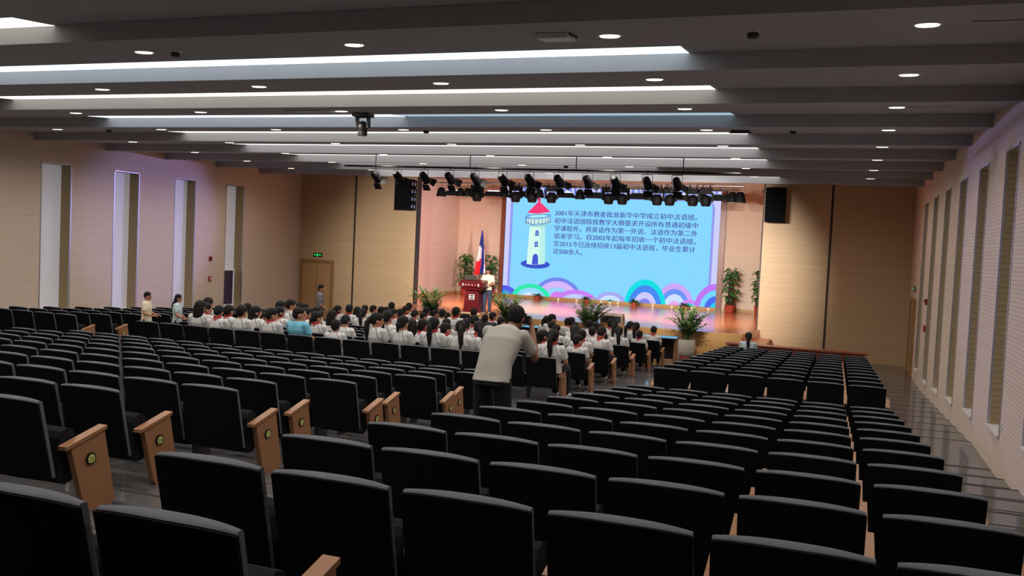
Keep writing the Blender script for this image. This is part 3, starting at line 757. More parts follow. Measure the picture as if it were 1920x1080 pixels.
for p, (HR, hx, hy) in poses.items():
    J = seat_pose(HR, hx, hy)
    if p:
        b = MB(); torso(b, J); hc = Vector(J['head'])
        b.cap(Vector(J['nb'][0])-Vector((0, 0, .02)), hc+HR@Vector((0, -.02, -.05)), .052, .05, 14); head(b, hc, HR, 1.12)
        for i in (0, 1):
            limb(b, J['sh'][i], J['el'][i], J['wr'][i], .050, .040, .027); hand(b, J['wr'][i], *J['hd'][i], 1.0, 35, 1 if i else -1)
            limb(b, J['hip'][i], J['kn'][i], J['an'][i], .085, .058, .036); shoe_vol(b, J['an'][i], *J['toe'][i], .93)
        bodies[p] = melt(b, 'body', M['skin'], .013, 5)
    for h in 'blpkm': hairs[(h, p)] = melt(hair_vol(J['head'], HR, h, 1.12), 'hair', M['hair'], .012, 5)
sh_me = base['shirt']
bvh = BVHTree.FromPolygons([v.co for v in sh_me.vertices], [tuple(p.vertices) for p in sh_me.polygons])
def on_shirt(pts, off=.003, tree=None):
    r = []
    for p in pts:
        l, n_, i, d = (tree or bvh).find_nearest(Vector(p)); r.append(l+n_*off)
    return r
def stripe(sx):
    pts = [(sx*.060, .115, .955), (sx*.085, .09, .925), (sx*.108, .07, .885), (sx*.125, .06, .84), (sx*.142, .07, .79), (sx*.165, .10, .76)]
    return MB().tube(on_shirt(pts, .0), .0055, 6)
stripe_me = [stripe(-1).mesh('shoulder_stripe', M['navy'], True), stripe(1).mesh('shoulder_stripe', M['navy'], True)]
q = MB()
N_ = 24; v = []
for j, (g, z) in enumerate(((.004, -.012), (.016, -.006), (.014, .02), (.002, .028))):
    for i in range(N_):
        a = 2*PI*i/N_; v.append((math.cos(a)*(.064+g), .182+math.sin(a)*(.058+g), .952+z+.012*math.sin(a)))
q.add(v, [(j*N_+i, j*N_+(i+1) % N_, ((j+1) % 4)*N_+(i+1) % N_, ((j+1) % 4)*N_+i) for j in range(4) for i in range(N_)])
rows = []
for t in range(6):
    z = .955-.045*t/5; hw = .062*(1-t/5)+.004; rows.append(on_shirt([(hw*(-1+2*i/6), .06, z) for i in range(7)], .006))
v = [p for r_ in rows for p in r_]
q.add(v, [(j*7+i, j*7+i+1, (j+1)*7+i+1, (j+1)*7+i) for j in range(5) for i in range(6)])
scarf_me = q.mesh('neckerchief', M['red'], True)
# short collar in white for those without a neckerchief
HN = {'b': 'short black hair', 'l': 'loose black hair', 'p': 'long black ponytail', 'k': 'low black bun', 'm': 'cropped thin hair'}
random.seed(21)
for j, i, dx_, dz_, h in ST:
    hb = FTOP(j)-FFL(j); sc = (hb+dz_)/1.20
    sc = max(.90, min(1.16, sc))
    zz = FFL(j)+(hb+dz_-1.205*sc)*.0
    p = random.choice((0, 0, 0, 1, 1, 2, 3)); rz = math.radians(random.uniform(-14, 8))
    if h == 'm': p = 1; rz = -.25
    o = empty('person', (wseat(j, i)+max(-.30, min(.30, dx_)), FY(j)+.02, zz), rz, (sc*(1.12 if h == 'm' else 1), sc*(1.1 if h == 'm' else 1), sc))
    scarf = random.random() < .66
    special = {(0, 8): 'bluepolo', (3, 13): 'lime'}.get((j, i))
    link('body', bodies[p], o); link('hair', hairs[(h, p)], o); link('trousers', base['trousers'], o); link('shoe', base['shoe0'], o); link('shoe', base['shoe1'], o)
    s_o = link('shirt', sh_me, o)
    if special:
        s_o.material_slots[0].link = 'OBJECT'; s_o.material_slots[0].material = M[special]
    else:
        link('shoulder_stripe', stripe_me[0], s_o); link('shoulder_stripe', stripe_me[1], s_o)
    if scarf and special != 'lime': link('neckerchief', scarf_me, o)
    sn = ORD[i+1]+' seat from central aisle'
    if special == 'bluepolo': lab = 'stout person in light blue polo with cropped hair, seated among the pupils'
    elif special == 'lime': lab = 'person with ponytail in pale lime shirt seated near the tall windows'
    else: lab = 'pupil with %s%s, %s pupil row, %s' % (HN[h], ' and red neckerchief' if scarf else ' in white', ORD[j+1], sn)
    tag(o, lab, 'person', 'seated pupils in white shirts' if not special else None)

def person(J, hk, loc, rz, label, group=None, sc=1.0, eyes=True, **kw):
    f = figure(J, hk, **kw); o = empty('person', loc, rz, (sc, sc, sc))
    for k in ('body', 'hair', 'shirt', 'trousers', 'shoe0', 'shoe1'): link(k.rstrip('01'), f[k], o)
    if eyes: link('eyes', eyes_mesh(J), o)
    tag(o, label, 'person', group); return o, f
UPR = (0, 1, 0)
def stand_pose(H, el, wr, hd, HR, fem=False, s=None):
    """upright person of height H"""
    s = s or H/1.70; w_ = .93 if fem else 1.0; k = H/1.70
    return dict(pel=((0, 0, .93*k), .155*k, .105*k, UPR), waist=((0, 0, 1.06*k), (.125 if fem else .14)*k, .095*k, UPR), chest=((0, .0, 1.25*k), .160*k*w_, .112*k, UPR), up=((0, -.008, 1.38*k), .145*k*w_, .085*k, UPR),
                nb=((0, -.005, 1.445*k), .062*k, .056*k, UPR), head=(0, .025*k, 1.565*k), HR=HR, sh=((-.175*k*w_, -.008, 1.365*k), (.175*k*w_, -.008, 1.365*k)), el=[tuple(x*k for x in p) for p in el], wr=[tuple(x*k for x in p) for p in wr],
                hd=hd, hip=((-.09*k, 0, .90*k), (.09*k, 0, .90*k)), kn=((-.095*k, .015, .49*k), (.095*k, .015, .49*k)), an=((-.10*k, -.01, .085*k), (.10*k, -.01, .085*k)), toe=((-.15, 1), (.15, 1)), s=k)
ELN, WRN = ((-.235, -.03, 1.10), (.235, -.03, 1.10)), ((-.225, .07, .87), (.225, .07, .87))
HDN = (((.05, .25, -1), (-1, 0, 0)), ((-.05, .25, -1), (1, 0, 0)))
# photographer in the central aisle, bent forward with a camera at the eye
J = dict(pel=((0, 0, .98), .170, .115, (0, 1, -.15)), waist=((0, .05, 1.09), .158, .112, (0, 1, -.35)), chest=((.01, .19, 1.29), .185, .125, (0, 1, -.60)), up=((.02, .28, 1.39), .165, .098, (0, 1, -.62)),
         nb=((.03, .345, 1.44), .066, .06, (0, 1, -.6)), head=(.06, .455, 1.525), HR=RX(-12), sh=((-.165, .27, 1.385), (.205, .28, 1.365)), el=((-.21, .47, 1.20), (.285, .44, 1.13)), wr=((-.02, .66, 1.43), (.17, .64, 1.43)),
         hd=(((.55, .35, .75), (-.4, .9, 0)), ((-.35, .25, .9), (.5, .85, 0))), hip=((-.10, .0, .93), (.10, .0, .93)), kn=((-.13, .06, .50), (.13, .05, .50)), an=((-.16, -.02, .085), (.15, -.03, .085)), toe=((-.15, 1), (.2, 1)), s=1.03, curl=45)
PX, PY = -3.14, 8.28
PZ = RFL(5)+.0
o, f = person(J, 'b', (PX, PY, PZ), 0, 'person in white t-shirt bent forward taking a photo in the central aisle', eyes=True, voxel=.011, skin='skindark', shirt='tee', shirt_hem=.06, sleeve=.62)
cam_o = empty('camera', (PX+.085, PY+.62, PZ+1.505))
MB().box(-.065, .065, -.03, .03, -.045, .04).build('camera_body', M['black'], cam_o)
q = MB(); q.box(-.025, .025, -.03, .02, .04, .062); q.build('viewfinder', M['black'], cam_o)
q = MB(); q.tube([(0, .03, -.005), (0, .075, -.005), (0, .076, -.005), (0, .12, -.005)], [.034, .034, .038, .038], 16); q.build('lens', M['black'], cam_o, True)
tag(cam_o, 'black camera held up by the person bending in the aisle', 'camera')
# man standing in the far aisle
J = stand_pose(1.70, ((-.24, -.02, 1.10), (.23, .02, 1.10)), ((-.10, .17, .97), (.10, .18, .95)), (((.8, .5, -.3), (-.2, .9, .3)), ((-.8, .5, -.3), (.2, .9, .3))), RZ(-20))
person(J, 'b', (-14.55, 23.55, FFL(8)+.0), math.radians(-62), 'person in grey polo shirt standing by the far door', shirt='greypolo')
# child and girl standing in the far aisle behind the last occupied row
J = stand_pose(1.38, ((-.23, .02, 1.10), (.23, .03, 1.10)), ((-.16, .24, 1.04), (.17, .25, 1.04)), (((.2, 1, 0), (0, 0, 1)), ((-.2, 1, 0), (0, 0, 1))), RZ(0))
person(J, 'b', (-14.62, 16.4, FFL(1)), math.radians(-70), 'person with short hair in cream shirt standing in far aisle, forearms forward', shirt='cream')
J = stand_pose(1.36, ((-.22, .02, 1.10), (.22, .04, 1.10)), ((-.15, .2, .98), (.16, .22, .98)), (((.2, 1, 0), (0, 0, 1)), ((-.2, 1, 0), (0, 0, 1))), RX(-4), True)
person(J, 'L', (-14.4, 17.15, FFL(2)), math.radians(-66), 'person with long loose hair in pale blue shirt standing in far aisle', shirt='pale')
# woman speaking at the lectern
J = stand_pose(1.60, ((-.25, .06, 1.10), (.25, .04, 1.10)), ((-.10, .27, 1.08), (.12, .27, 1.02)), (((.5, .9, 0), (0, 0, 1)), ((-.5, .9, -.1), (0, .3, 1))), RX(-12), True)
person(J, 'k', (-11.32, 29.0, ZST), PI+.1, 'person in cream blouse and blue trousers speaking beside the red lectern', shirt='cream', trouser='jeans')
# girl alone at the end of the narrow front block
J = seat_pose(RX(-6))
o = empty('person', (-2.22, FY(10)+.02, FFL(10)), 0, (.97, .97, .98))
for nme, me in (('body', bodies[0]), ('hair', hairs[('p', 0)]), ('trousers', base['trousers']), ('shoe', base['shoe0']), ('shoe', base['shoe1'])): link(nme, me, o)
s_o = link('shirt', sh_me, o); s_o.material_slots[0].link = 'OBJECT'; s_o.material_slots[0].material = M['pale']
tag(o, 'person with ponytail sitting alone in the foremost row of narrow front block', 'person')

# ------------------------------------------------------------------ LED wall with its slide
SZ0 = -2.285+DZ; SXL, SXR = -14.62, -4.90; SY = YS-.12; SW_, SH_ = SXR-SXL, 4.95
scr = empty('led_wall', (SXL, SY, SZ0))
tag(scr, 'wide LED wall showing a pale blue slide with a lighthouse and dark text', 'screen')
q = MB(); q.box(-.02, SW_+.02, .005, .115, -.0, SH_+.02); q.build('cabinet', M['black'], scr)
q = MB(); q.box(-.20, -.02, -.05, .115, -.16, SH_+.02, 0); q.box(SW_+.02, SW_+.24, -.05, .115, -.16, SH_+.02, 0); q.build('side_post', M['redwood'], scr)
MB().box(-.02, SW_+.02, -.06, .115, -.145, -.0).build('plinth', M['stagefront'], scr)
gl = {}
def G(r, g, b, k=1.0):
    key = (r, g, b, k)
    if key not in gl:
        c = lin(r, g, b); gl[key] = glow('led_%d_%d_%d' % (r, g, b), c, SCREEN*k)
    return gl[key]
def rr(x0, x1, z0, z1, r, n=8):
    p = []
    for cx_, cz_, a0 in ((x1-r, z0+r, -90), (x1-r, z1-r, 0), (x0+r, z1-r, 90), (x0+r, z0+r, 180)):
        for i in range(n+1):
            a = math.radians(a0+90*i/n); p.append((cx_+r*math.cos(a), cz_+r*math.sin(a)))
    return p
lay = [0.0]
def flat(name, poly, col, parent=scr, step=.0012):
    lay[0] -= step; m = MB(); m.add([(x, lay[0], z) for x, z in poly], [tuple(range(len(poly)))])
    return m.build(name, col, parent, fix=False)
flat('slide_border', [(0, 0), (SW_, 0), (SW_, SH_), (0, SH_)], G(206, 208, 250))
def ZP(zx, zy):                                     # slide pixel (zoomed photo measure) to slide metres
    px, py = 940+zx/4.319, 340+zy/4.319
    return ((px-942)*.02433, (550+(px-942)*.0703-py)*.0246)
flat('slide_rim', rr(.22, SW_-.24, -.2, 4.55, .35), G(150, 156, 240)); flat('slide_field', rr(.345, SW_-.345, -.2, 4.50, .30), G(136, 216, 255))
top = MB()
for i in range(40): top.box(.1+i*.24, .2+i*.24, -.0045, -.004, 4.6, SH_)
top.build('curtain_stripe', G(120, 140, 235), scr)['kind'] = 'stuff'
def clip(p, x0, x1, z0):
    for ax, lim, sg in ((0, x0, 1), (0, x1, -1), (1, z0, 1)):
        o = []
        for a, b in zip(p, p[1:]+p[:1]):
            ia, ib = (a[ax]-lim)*sg >= 0, (b[ax]-lim)*sg >= 0
            if ia: o.append(a)
            if ia != ib:
                t = (lim-a[ax])/(b[ax]-a[ax]); o.append((a[0]+(b[0]-a[0])*t, a[1]+(b[1]-a[1])*t))
        p = o
        if not p: return p
    return p
def cloud(zx, zy, rx, top_, rings, name='cloud_arch'):
    """concentric half discs: RINGS = (share of the radius, colour) from the outside in"""
    c = ZP(zx, zy); r = rx*.005634; h = (zy-top_)*.0057
    m = MB(); mats = []
    for i, (f, col) in enumerate(rings):
        p = [(c[0]+r*f*math.cos(math.radians(a)), c[1]+h*f*math.sin(math.radians(a))) for a in range(-90, 271, 6)]
        p = clip(p, 0, SW_, 0)
        if len(p) < 3: continue
        lay[0] -= .0012; m.add([(x, lay[0], z) for x, z in p], [tuple(range(len(p)))], len(mats)); mats.append(G(*col))
    m.build(name, mats, scr, fix=False)
cloud(480, 985, 215, 783, [(1, (118, 138, 238)), (.86, (218, 184, 252)), (.62, (160, 208, 252)), (.4, (196, 220, 255))])
cloud(25, 960, 130, 838, [(1, (92, 92, 236)), (.76, (60, 120, 250)), (.55, (20, 196, 250))])
cloud(258, 960, 172, 830, [(1, (52, 236, 176)), (.76, (150, 220, 250)), (.5, (214, 236, 255))])
cloud(490, 965, 75, 895, [(1, (220, 122, 240))])
cloud(640, 1000, 190, 883, [(1, (204, 130, 246)), (.72, (196, 206, 255)), (.45, (176, 224, 255))])
cloud(920, 1010, 135, 900, [(1, (166, 172, 246)), (.74, (206, 226, 255)), (.46, (60, 206, 226))])
cloud(1425, 1040, 150, 840, [(1, (206, 168, 250)), (.78, (112, 150, 246)), (.58, (206, 226, 255)), (.33, (236, 170, 240))])
cloud(1195, 1030, 165, 808, [(1, (24, 226, 230)), (.80, (72, 140, 242)), (.56, (206, 204, 252)), (.34, (134, 130, 238))])
cloud(1540, 1040, 80, 965, [(1, (210, 140, 246)), (.6, (60, 220, 236))])
cloud(1740, 1050, 165, 850, [(1, (192, 120, 246)), (.76, (120, 214, 252)), (.54, (80, 110, 242)), (.3, (40, 210, 248))])
# lighthouse
def zpoly(pts): return [ZP(a, b) for a, b in pts]
c0 = ZP(284, 672); flat('island', [(c0[0]+.70*math.cos(math.radians(a)), c0[1]+.20*math.sin(math.radians(a))) for a in range(0, 360, 8)], G(62, 84, 206))
flat('tower', zpoly([(210, 668), (222, 372), (352, 372), (368, 668), (330, 676), (250, 676)]), G(214, 252, 240))
flat('tower_shade', zpoly([(318, 674), (312, 372), (352, 372), (368, 668)]), G(188, 240, 236))
flat('gallery_wall', zpoly([(222, 300), (226, 262), (352, 262), (356, 300)]), G(172, 234, 250))
flat('gallery_floor', zpoly([(182, 352), (186, 330), (290, 346), (394, 330), (398, 352), (360, 370), (290, 376), (218, 370)]), G(150, 214, 224))
flat('gallery_panel', zpoly([(190, 345), (190, 296), (290, 312), (392, 296), (392, 345), (290, 360)]), G(206, 240, 232))
flat('tower_roof', zpoly([(196, 258), (284, 176), (302, 176), (392, 258), (290, 270)]), G(250, 60, 120))
c1 = ZP(293, 158); flat('roof_knob', [(c1[0]+.075*math.cos(math.radians(a)), c1[1]+.1*math.sin(math.radians(a))) for a in range(0, 360, 20)], G(250, 40, 104))
lay[0] -= .002; rail = MB()
def bar2(a, b, wd):
    a, b = ZP(*a), ZP(*b); d = Vector((b[0]-a[0], b[1]-a[1])); n_ = Vector((-d.y, d.x)).normalized()*wd
    rail.add([(a[0]+n_.x, lay[0], a[1]+n_.y), (b[0]+n_.x, lay[0], b[1]+n_.y), (b[0]-n_.x, lay[0], b[1]-n_.y), (a[0]-n_.x, lay[0], a[1]-n_.y)], [(0, 1, 2, 3)])
e = [(290+106*math.cos(math.radians(t)), 290+15*math.sin(math.radians(t))) for t in range(0, 361, 15)]
for a, b in zip(e, e[1:]): bar2(a, b, .014)
for t in range(15, 180, 18):
    x, y = 290+104*math.cos(math.radians(t)), 290+15*math.sin(math.radians(t)); bar2((x, y), (x, y+50), .012)
for a, b in (((182, 332), (240, 352)), ((240, 352), (340, 352)), ((340, 352), (398, 332))): bar2(a, b, .014)
rail.build('gallery_rail', G(44, 92, 190), scr, fix=False)
for zx, zy in ((288, 447), (286, 535)):
    p = zpoly([(zx-15, zy), (zx-15, zy-32), (zx-9, zy-44), (zx, zy-48), (zx+9, zy-44), (zx+15, zy-32), (zx+15, zy)])
    flat('tower_window', p, G(62, 84, 206)); flat('window_cross', zpoly([(zx-1.5, zy), (zx-1.5, zy-46), (zx+1.5, zy-46), (zx+1.5, zy)]), G(196, 240, 240))
    flat('window_cross', zpoly([(zx-15, zy-19), (zx-15, zy-22), (zx+15, zy-22), (zx+15, zy-19)]), G(196, 240, 240))
flat('tower_door', zpoly([(256, 674), (260, 612), (266, 596), (284, 588), (300, 596), (306, 612), (310, 674)]), G(70, 92, 210))
LN = ['2001年天津市教委批准新华中学成立初中法语班。', '初中法语班除按教学大纲要求开设所有普通初级中', '学课程外，将英语作为第一外语、法语作为第二外', '语来学习。自2002年起每年招收一个初中法语班，', '至2015今已连续招收13届初中法语班，毕业生累计', '达500余人。']
tw = [6.36, 6.42, 6.42, 6.36, 6.36, 1.36]
lay[0] -= .002
for i, t in enumerate(LN):
    me = text_mesh(t, .30, 'text_line', G(74, 64, 168), 1.0)
    xs = [v.co.x for v in me.vertices]; x0 = min(xs); f_ = tw[i]/(max(xs)-x0)
    for v in me.vertices: v.co = ((v.co.x-x0)*f_, 0, v.co.y*.92)
    q = MB()                                   # heavier strokes: the same glyphs twice, a hair apart
    for sx, sy_ in ((-.004, 0), (.004, .0006)): q.add([(v.co.x+sx, v.co.y-sy_, v.co.z) for v in me.vertices], [tuple(p.vertices) for p in me.polygons])
    mm = me.materials[0]; bpy.data.meshes.remove(me); me = q.mesh('text_line', mm, fix=False)
    o = link('text_line', me, scr); o.location = (2.39, lay[0], 3.81-.345*i-.105)
# reflected glints along the plinth, put in as small glowing beads
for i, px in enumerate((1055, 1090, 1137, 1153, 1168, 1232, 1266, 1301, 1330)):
    o = empty('glint', (SXL+(px-942)*.02433, SY-.10, ZST+.0))
    MB().lathe([(.035, 0), (.035, .05)], 12).build('base', M['white'], o); MB().ell((0, 0, .062), (.026, .026, .02)).build('glow_bead', M['lamp'], o, True)
    tag(o, 'small glowing bead for a footlight below the LED wall, %s counted from the lighthouse side' % ORD[i+1], 'glint', 'glints below the LED wall')

# ------------------------------------------------------------------ lectern, flag, monitor, stage plants
le = empty('lectern', (-11.72, 28.75, ZST))
tag(le, 'dark red lectern with white glyphs on its front and a white emblem', 'lectern')
m = MB(); m.box(-.34, .34, -.24, .26, 0, .05); m.build('base', M['gold'], le)
m = MB()
m.add([(-.30, -.20, .05), (.30, -.20, .05), (.30, .22, .05), (-.30, .22, .05), (-.24, -.16, .80), (.24, -.16, .80), (.24, .20, .80), (-.24, .20, .80)],
      [(0, 3, 2, 1), (4, 5, 6, 7), (0, 1, 5, 4), (1, 2, 6, 5), (2, 3, 7, 6), (3, 0, 4, 7)]); m.build('body', M['lectern'], le)
m = MB(); m.prism_x([(-.22, .80), (.24, .80), (.26, .90), (-.25, .90)], -.33, .33); m.build('neck', M['lectern'], le)
m = MB(); m.prism_x([(-.30, .92), (.28, .92), (.30, 1.12), (.20, 1.17), (-.32, 1.07)], -.44, .44); top_o = m.build('desk', M['lectern'], le)
m = MB()
for x, hw, hh, sh in ((-.29, .022, .045, 0), (-.18, .035, .010, 0), (-.07, .03, .042, 1), (.05, .024, .042, 1), (.16, .024, .034, 1), (.28, .026, .045, 0)):
    p = [(x-hw, 0), (x-hw*.3, hh*.35), (x, hh), (x+hw*.3, hh*.35), (x+hw, 0), (x+hw*.3, -hh*.35), (x, -hh), (x-hw*.3, -hh*.35)] if sh else [(x-hw, -hh), (x+hw, -hh), (x+hw, -hh*.5), (x+hw*.2, -hh*.3), (x+hw, hh*.2), (x+hw*.8, hh), (x-hw, hh)]
    m.add([(a, -.313-.02*(b/.1), .99+b) for a, b in p], [tuple(range(len(p)))])
m.build('front_glyphs', M['fw'], top_o, fix=False)
m = MB(); m.box(-.10, .10, -.192, -.178, .48, .66, 0); m.box(-.07, .07, -.194, -.192, .60, .64, 1); m.box(-.05, .06, -.194, -.192, .555, .58, 1); m.box(-.075, .075, -.194, -.192, .50, .535, 1)
m.build('emblem', [M['fw'], M['seam']], le)
m = MB(); m.box(-.36, .06, -.02, .02, 1.15, 1.31); m.build('document_rest', M['seam'], le)
MB().tube([(.16, -.05, 1.10), (.16, .0, 1.28), (.18, .10, 1.36), (.2, .16, 1.38)], [.008, .008, .008, .016], 8).build('microphone', M['black'], le, True)
fl = empty('flag', (-15.25, 38.1, ZST))
tag(fl, 'tall furled tricolour flag of blue, white and red on a standing pole', 'flag')
MB().lathe([(.22, 0), (.22, .04), (.05, .10), (.03, .14)], 20).build('base', M['chrome'], fl, True)
MB().tube([(0, 0, .1), (0, 0, 3.15)], .018, 10).build('pole', M['chrome'], fl, True)
MB().lathe([(.0, 3.13), (.035, 3.17), (.02, 3.22), (.0, 3.32)], 12).build('finial', M['gold'], fl, True)
m = MB(); nu, nv = 26, 20; v = []; fi = []
for j in range(nv+1):
    t = j/nv; zt = 3.02-2.05*t
    for i in range(nu+1):
        u = i/nu; wdt = .03+.50*t
        x = -wdt*.62+u*wdt*1.08+(.03 if t > .02 else 0); y = -.05-.07*t*math.sin(u*PI*5)-.03*t
        v.append((x, y, zt+.10*u*t))
for j in range(nv):
    for i in range(nu):
        u, t = (i+.5)/nu, (j+.5)/nv
        if u > .60-.05*t and u < .98-.30*max(0, t-.75)*2 or t < .34+.12*(u): c = 0
        elif t < .66+.10*(.5-u) or u > .62: c = 1
        else: c = 2
        m.add([], [], 0)
        m.f.append((j*(nu+1)+i, j*(nu+1)+i+1, (j+1)*(nu+1)+i+1, (j+1)*(nu+1)+i)); m.m.append(c)
m.v = v; fo = m.build('cloth', [M['fb'], M['fw'], M['fr']], fl, True, fix=False)
so = fo.modifiers.new('thick', 'SOLIDIFY'); so.thickness = .006
mo = empty('monitor_speaker', (-6.88, 28.95, ZST), .0)
tag(mo, 'wedge monitor speaker with beige top lying at the stage edge', 'speaker')
MB().prism_x([(-.19, 0), (.22, 0), (.22, .10), (.08, .33), (-.13, .33), (-.19, .27)], -.37, .37).build('cabinet', M['boxgrey'], mo)
MB().box(-.33, .33, -.196, -.189, .04, .25).build('rear_panel', M['black'], mo)
m = MB(); m.box(-.376, -.369, -.05, .06, .12, .2); m.box(.369, .376, -.05, .06, .12, .2); m.build('handle', M['black'], mo)

def leaf_blade(m, p, d, L, W, droop, mi=0, n=4, up=Vector((0, 0, 1)), fold=.15):
    p = Vector(p); d = Vector(d).normalized(); sd = d.cross(up)
    sd = sd.normalized() if sd.length > 1e-4 else Vector((1, 0, 0)); c = p; vs = []
    for i in range(n+1):
        t = i/n; w_ = W*math.sin(PI*min(.97, max(.06, t*.92+.05)))**.8
        vs += [c-sd*w_+up*w_*fold, c+Vector((0, 0, 0)), c+sd*w_+up*w_*fold]
        d = (d+Vector((0, 0, -droop/n))).normalized(); c = c+d*L/n
    f = []
    for i in range(n): f += [(3*i, 3*i+1, 3*i+4, 3*i+3), (3*i+1, 3*i+2, 3*i+5, 3*i+4)]
    m.add(vs, f, mi)
def palm_plant(x, y, h, label, seed, pot_r=.27, pot_h=.50):
    rnd = random.Random(seed); o = empty('potted_palm', (x, y, 0)); tag(o, label, 'plant', 'palms in white pots before the stage')
    MB().lathe([(pot_r*.62, .0), (pot_r*.70, .005), (pot_r*.72, .09), (pot_r*.70, .10)], 28).build('saucer', M['potred'], o, True)
    MB().lathe([(pot_r*.70, .09), (pot_r*.90, .15), (pot_r*1.03, .28), (pot_r*1.05, .42), (pot_r, .10+pot_h), (pot_r*.90, .10+pot_h), (pot_r*.88, .06+pot_h)], 32).build('pot', M['potwhite'], o, True)
    MB().lathe([(pot_r*.88, .02+pot_h), (pot_r*.2, .06+pot_h)], 20).build('soil', M['soil'], o)
    fo, stm = MB(), MB(); z0 = .05+pot_h
    for i in range(44):
        a = rnd.uniform(0, 2*PI); r0 = rnd.uniform(.02, .15); hh = h*rnd.uniform(.70, 1.18)-z0; lean = rnd.uniform(.06, .50)*(.45+hh)
        p0 = Vector((r0*math.cos(a), r0*math.sin(a), z0)); dr = Vector((math.cos(a), math.sin(a), 0)); pts = []
        for k in range(9):
            t = k/8; pts.append(p0+dr*lean*t**2.0+Vector((0, 0, hh*(t-.16*t**3))))
        stm.tube(pts, [.008*(1-.7*k/8) for k in range(9)], 5)
        for k in range(3, 9):
            for q_ in range(2):
                t0 = pts[k-1].lerp(pts[k], q_/2+.2); dd = (pts[k]-pts[k-1]).normalized(); sd = dd.cross(Vector((0, 0, 1)))
                sd = sd.normalized() if sd.length > 1e-3 else Vector((1, 0, 0))
                for sgn in (-1, 1):
                    leaf_blade(fo, t0, dd*.6+sd*sgn*.8+Vector((rnd.uniform(-.3, .3), rnd.uniform(-.3, .3), rnd.uniform(.0, .4))), rnd.uniform(.15, .25), .024, .55, 0, 3)
        leaf_blade(fo, pts[-1], (pts[-1]-pts[-2]), .18, .012, .8, 0, 3)
    fo.build('foliage', M['palm'], o, fix=False); stm.build('stem', M['stem'], o, True)
for i, (x, h, l) in enumerate(((-12.85, 1.62, 'bushy palm in front of the stage by the pale pink wall end'), (-10.1, 1.58, 'bushy palm in front of the stage beside the lectern speaker'),
                               (-7.35, 1.56, 'bushy palm in front of the stage next to the wedge monitor'), (-4.28, 1.56, 'bushy palm in a clear white pot beside the front desk end'))):
    palm_plant(x, 27.85, h, l, 40+i)
def money_plant(x, y, h, label, seed):
    rnd = random.Random(seed); o = empty('potted_climber', (x, y, ZST)); tag(o, label, 'plant', 'tall leafy plants on the stage')
    MB().lathe([(.17, 0), (.19, .02), (.22, .30), (.235, .32), (.21, .33)], 24).build('pot', M['potred'], o, True)
    MB().lathe([(.06, .28), (.17, .32), (.19, .62), (.10, .70), (.06, h*.85)], 14).build('moss_pole', M['bark'], o, True)
    fo = MB()
    for i in range(150):
        t = rnd.uniform(.30, 1.0); z = h*t; a = rnd.uniform(0, 2*PI); r = .07+.05*rnd.random()
        wd = (.30 if t < .8 else .30*(1-(t-.8)*2.6))
        p = Vector((math.cos(a)*r, math.sin(a)*r, z)); d = Vector((math.cos(a), math.sin(a), rnd.uniform(-.1, .6)))
        q_ = p+d.normalized()*wd*rnd.uniform(.25, .75); fo.tube([p, q_], .004, 4, 1)
        leaf_blade(fo, q_, d+Vector((0, 0, -.3)), rnd.uniform(.15, .24), rnd.uniform(.045, .07), .9, 0, 4)
    fo.build('foliage', [M['leaf'], M['stem']], o, fix=False)
for i, (x, y, h, l) in enumerate(((-16.25, 38.75, 1.90, 'tall leafy climber in a red pot by the pink stage wall'), (-14.98, 38.7, 1.88, 'tall leafy climber between the flag and the LED wall'),
                                  (-4.22, 38.6, 1.86, 'tall leafy climber just past the end of the LED wall'), (-3.02, 38.7, 1.82, 'tall leafy climber half hidden by the front wall edge'))):
    money_plant(x, y, h, l, 60+i)
for i, (x, hh) in enumerate(((-12.72, .46), (-10.42, .42), (-8.28, .42), (-6.1, .42))):
    rnd = random.Random(80+i); o = empty('potted_fern', (x, 38.75, ZST))
    tag(o, 'small green plant in red pot below the LED wall, %s counted from the lighthouse' % ORD[i+1], 'plant', 'small pots below the LED wall')
    MB().lathe([(.11, 0), (.14, .13), (.155, .17), (.135, .175)], 20).build('pot', M['potred'], o, True)
    fo = MB()
    for k in range(46):
        a = rnd.uniform(0, 2*PI); leaf_blade(fo, (0.03*math.cos(a), .03*math.sin(a), .17), (math.cos(a), math.sin(a), rnd.uniform(.4, 1.7)), rnd.uniform(.22, .36), .03, 1.2, 0, 4)
    fo.build('foliage', M['leaf'], o, fix=False)

# ------------------------------------------------------------------ desks before the first rows, speakers, wall fittings
def desk(x0, x1, y, label, near, front):
    o = empty('front_desk', ((x0+x1)/2, y, 0)); h = (x1-x0)/2; tag(o, label, 'desk', 'long desks before the foremost rows')
    MB().box(-h-.03, h+.03, -near, .30, .74, .78).build('desk_top', M['deskgloss'] if near > .2 else M['redwood'], o)
    MB().box(-h, h, .20 if near > .2 else -.12, .24 if near > .2 else -.09, .12, .74).build('modesty_panel', front, o)
    n_ = max(2, int(2*h/1.8)+1)
    for i in range(n_):
        x = -h+.03+(2*h-.06)*i/(n_-1); MB().box(x-.03, x+.03, -.18, .18, 0, .74).build('leg', M['beech'] if i in (0, n_-1) else M['redwood'], o)
M['deskgloss'] = mat('desk_lacquer', lin(30, 24, 28), .05)
desk(-13.8, -4.30, 26.25, 'long dark glossy desk before the foremost pupils, ending beside the white pot', .42, M['armdark'])
desk(-2.84, .82, 25.95, 'red brown desk closing the narrow front block near the stage steps', .16, M['redwood'])
bt = empty('water_bottle', (-7.6, 26.25, .78)); tag(bt, 'clear blue water bottle standing on the pupils front desk', 'bottle')
MB().lathe([(.03, 0), (.033, .02), (.033, .14), (.014, .19), (.014, .20)], 14).build('body', mat('bottle_plastic', lin(150, 180, 230), .15), bt, True)
MB().lathe([(.016, .20), (.016, .225)], 12).build('cap', M['white'], bt)
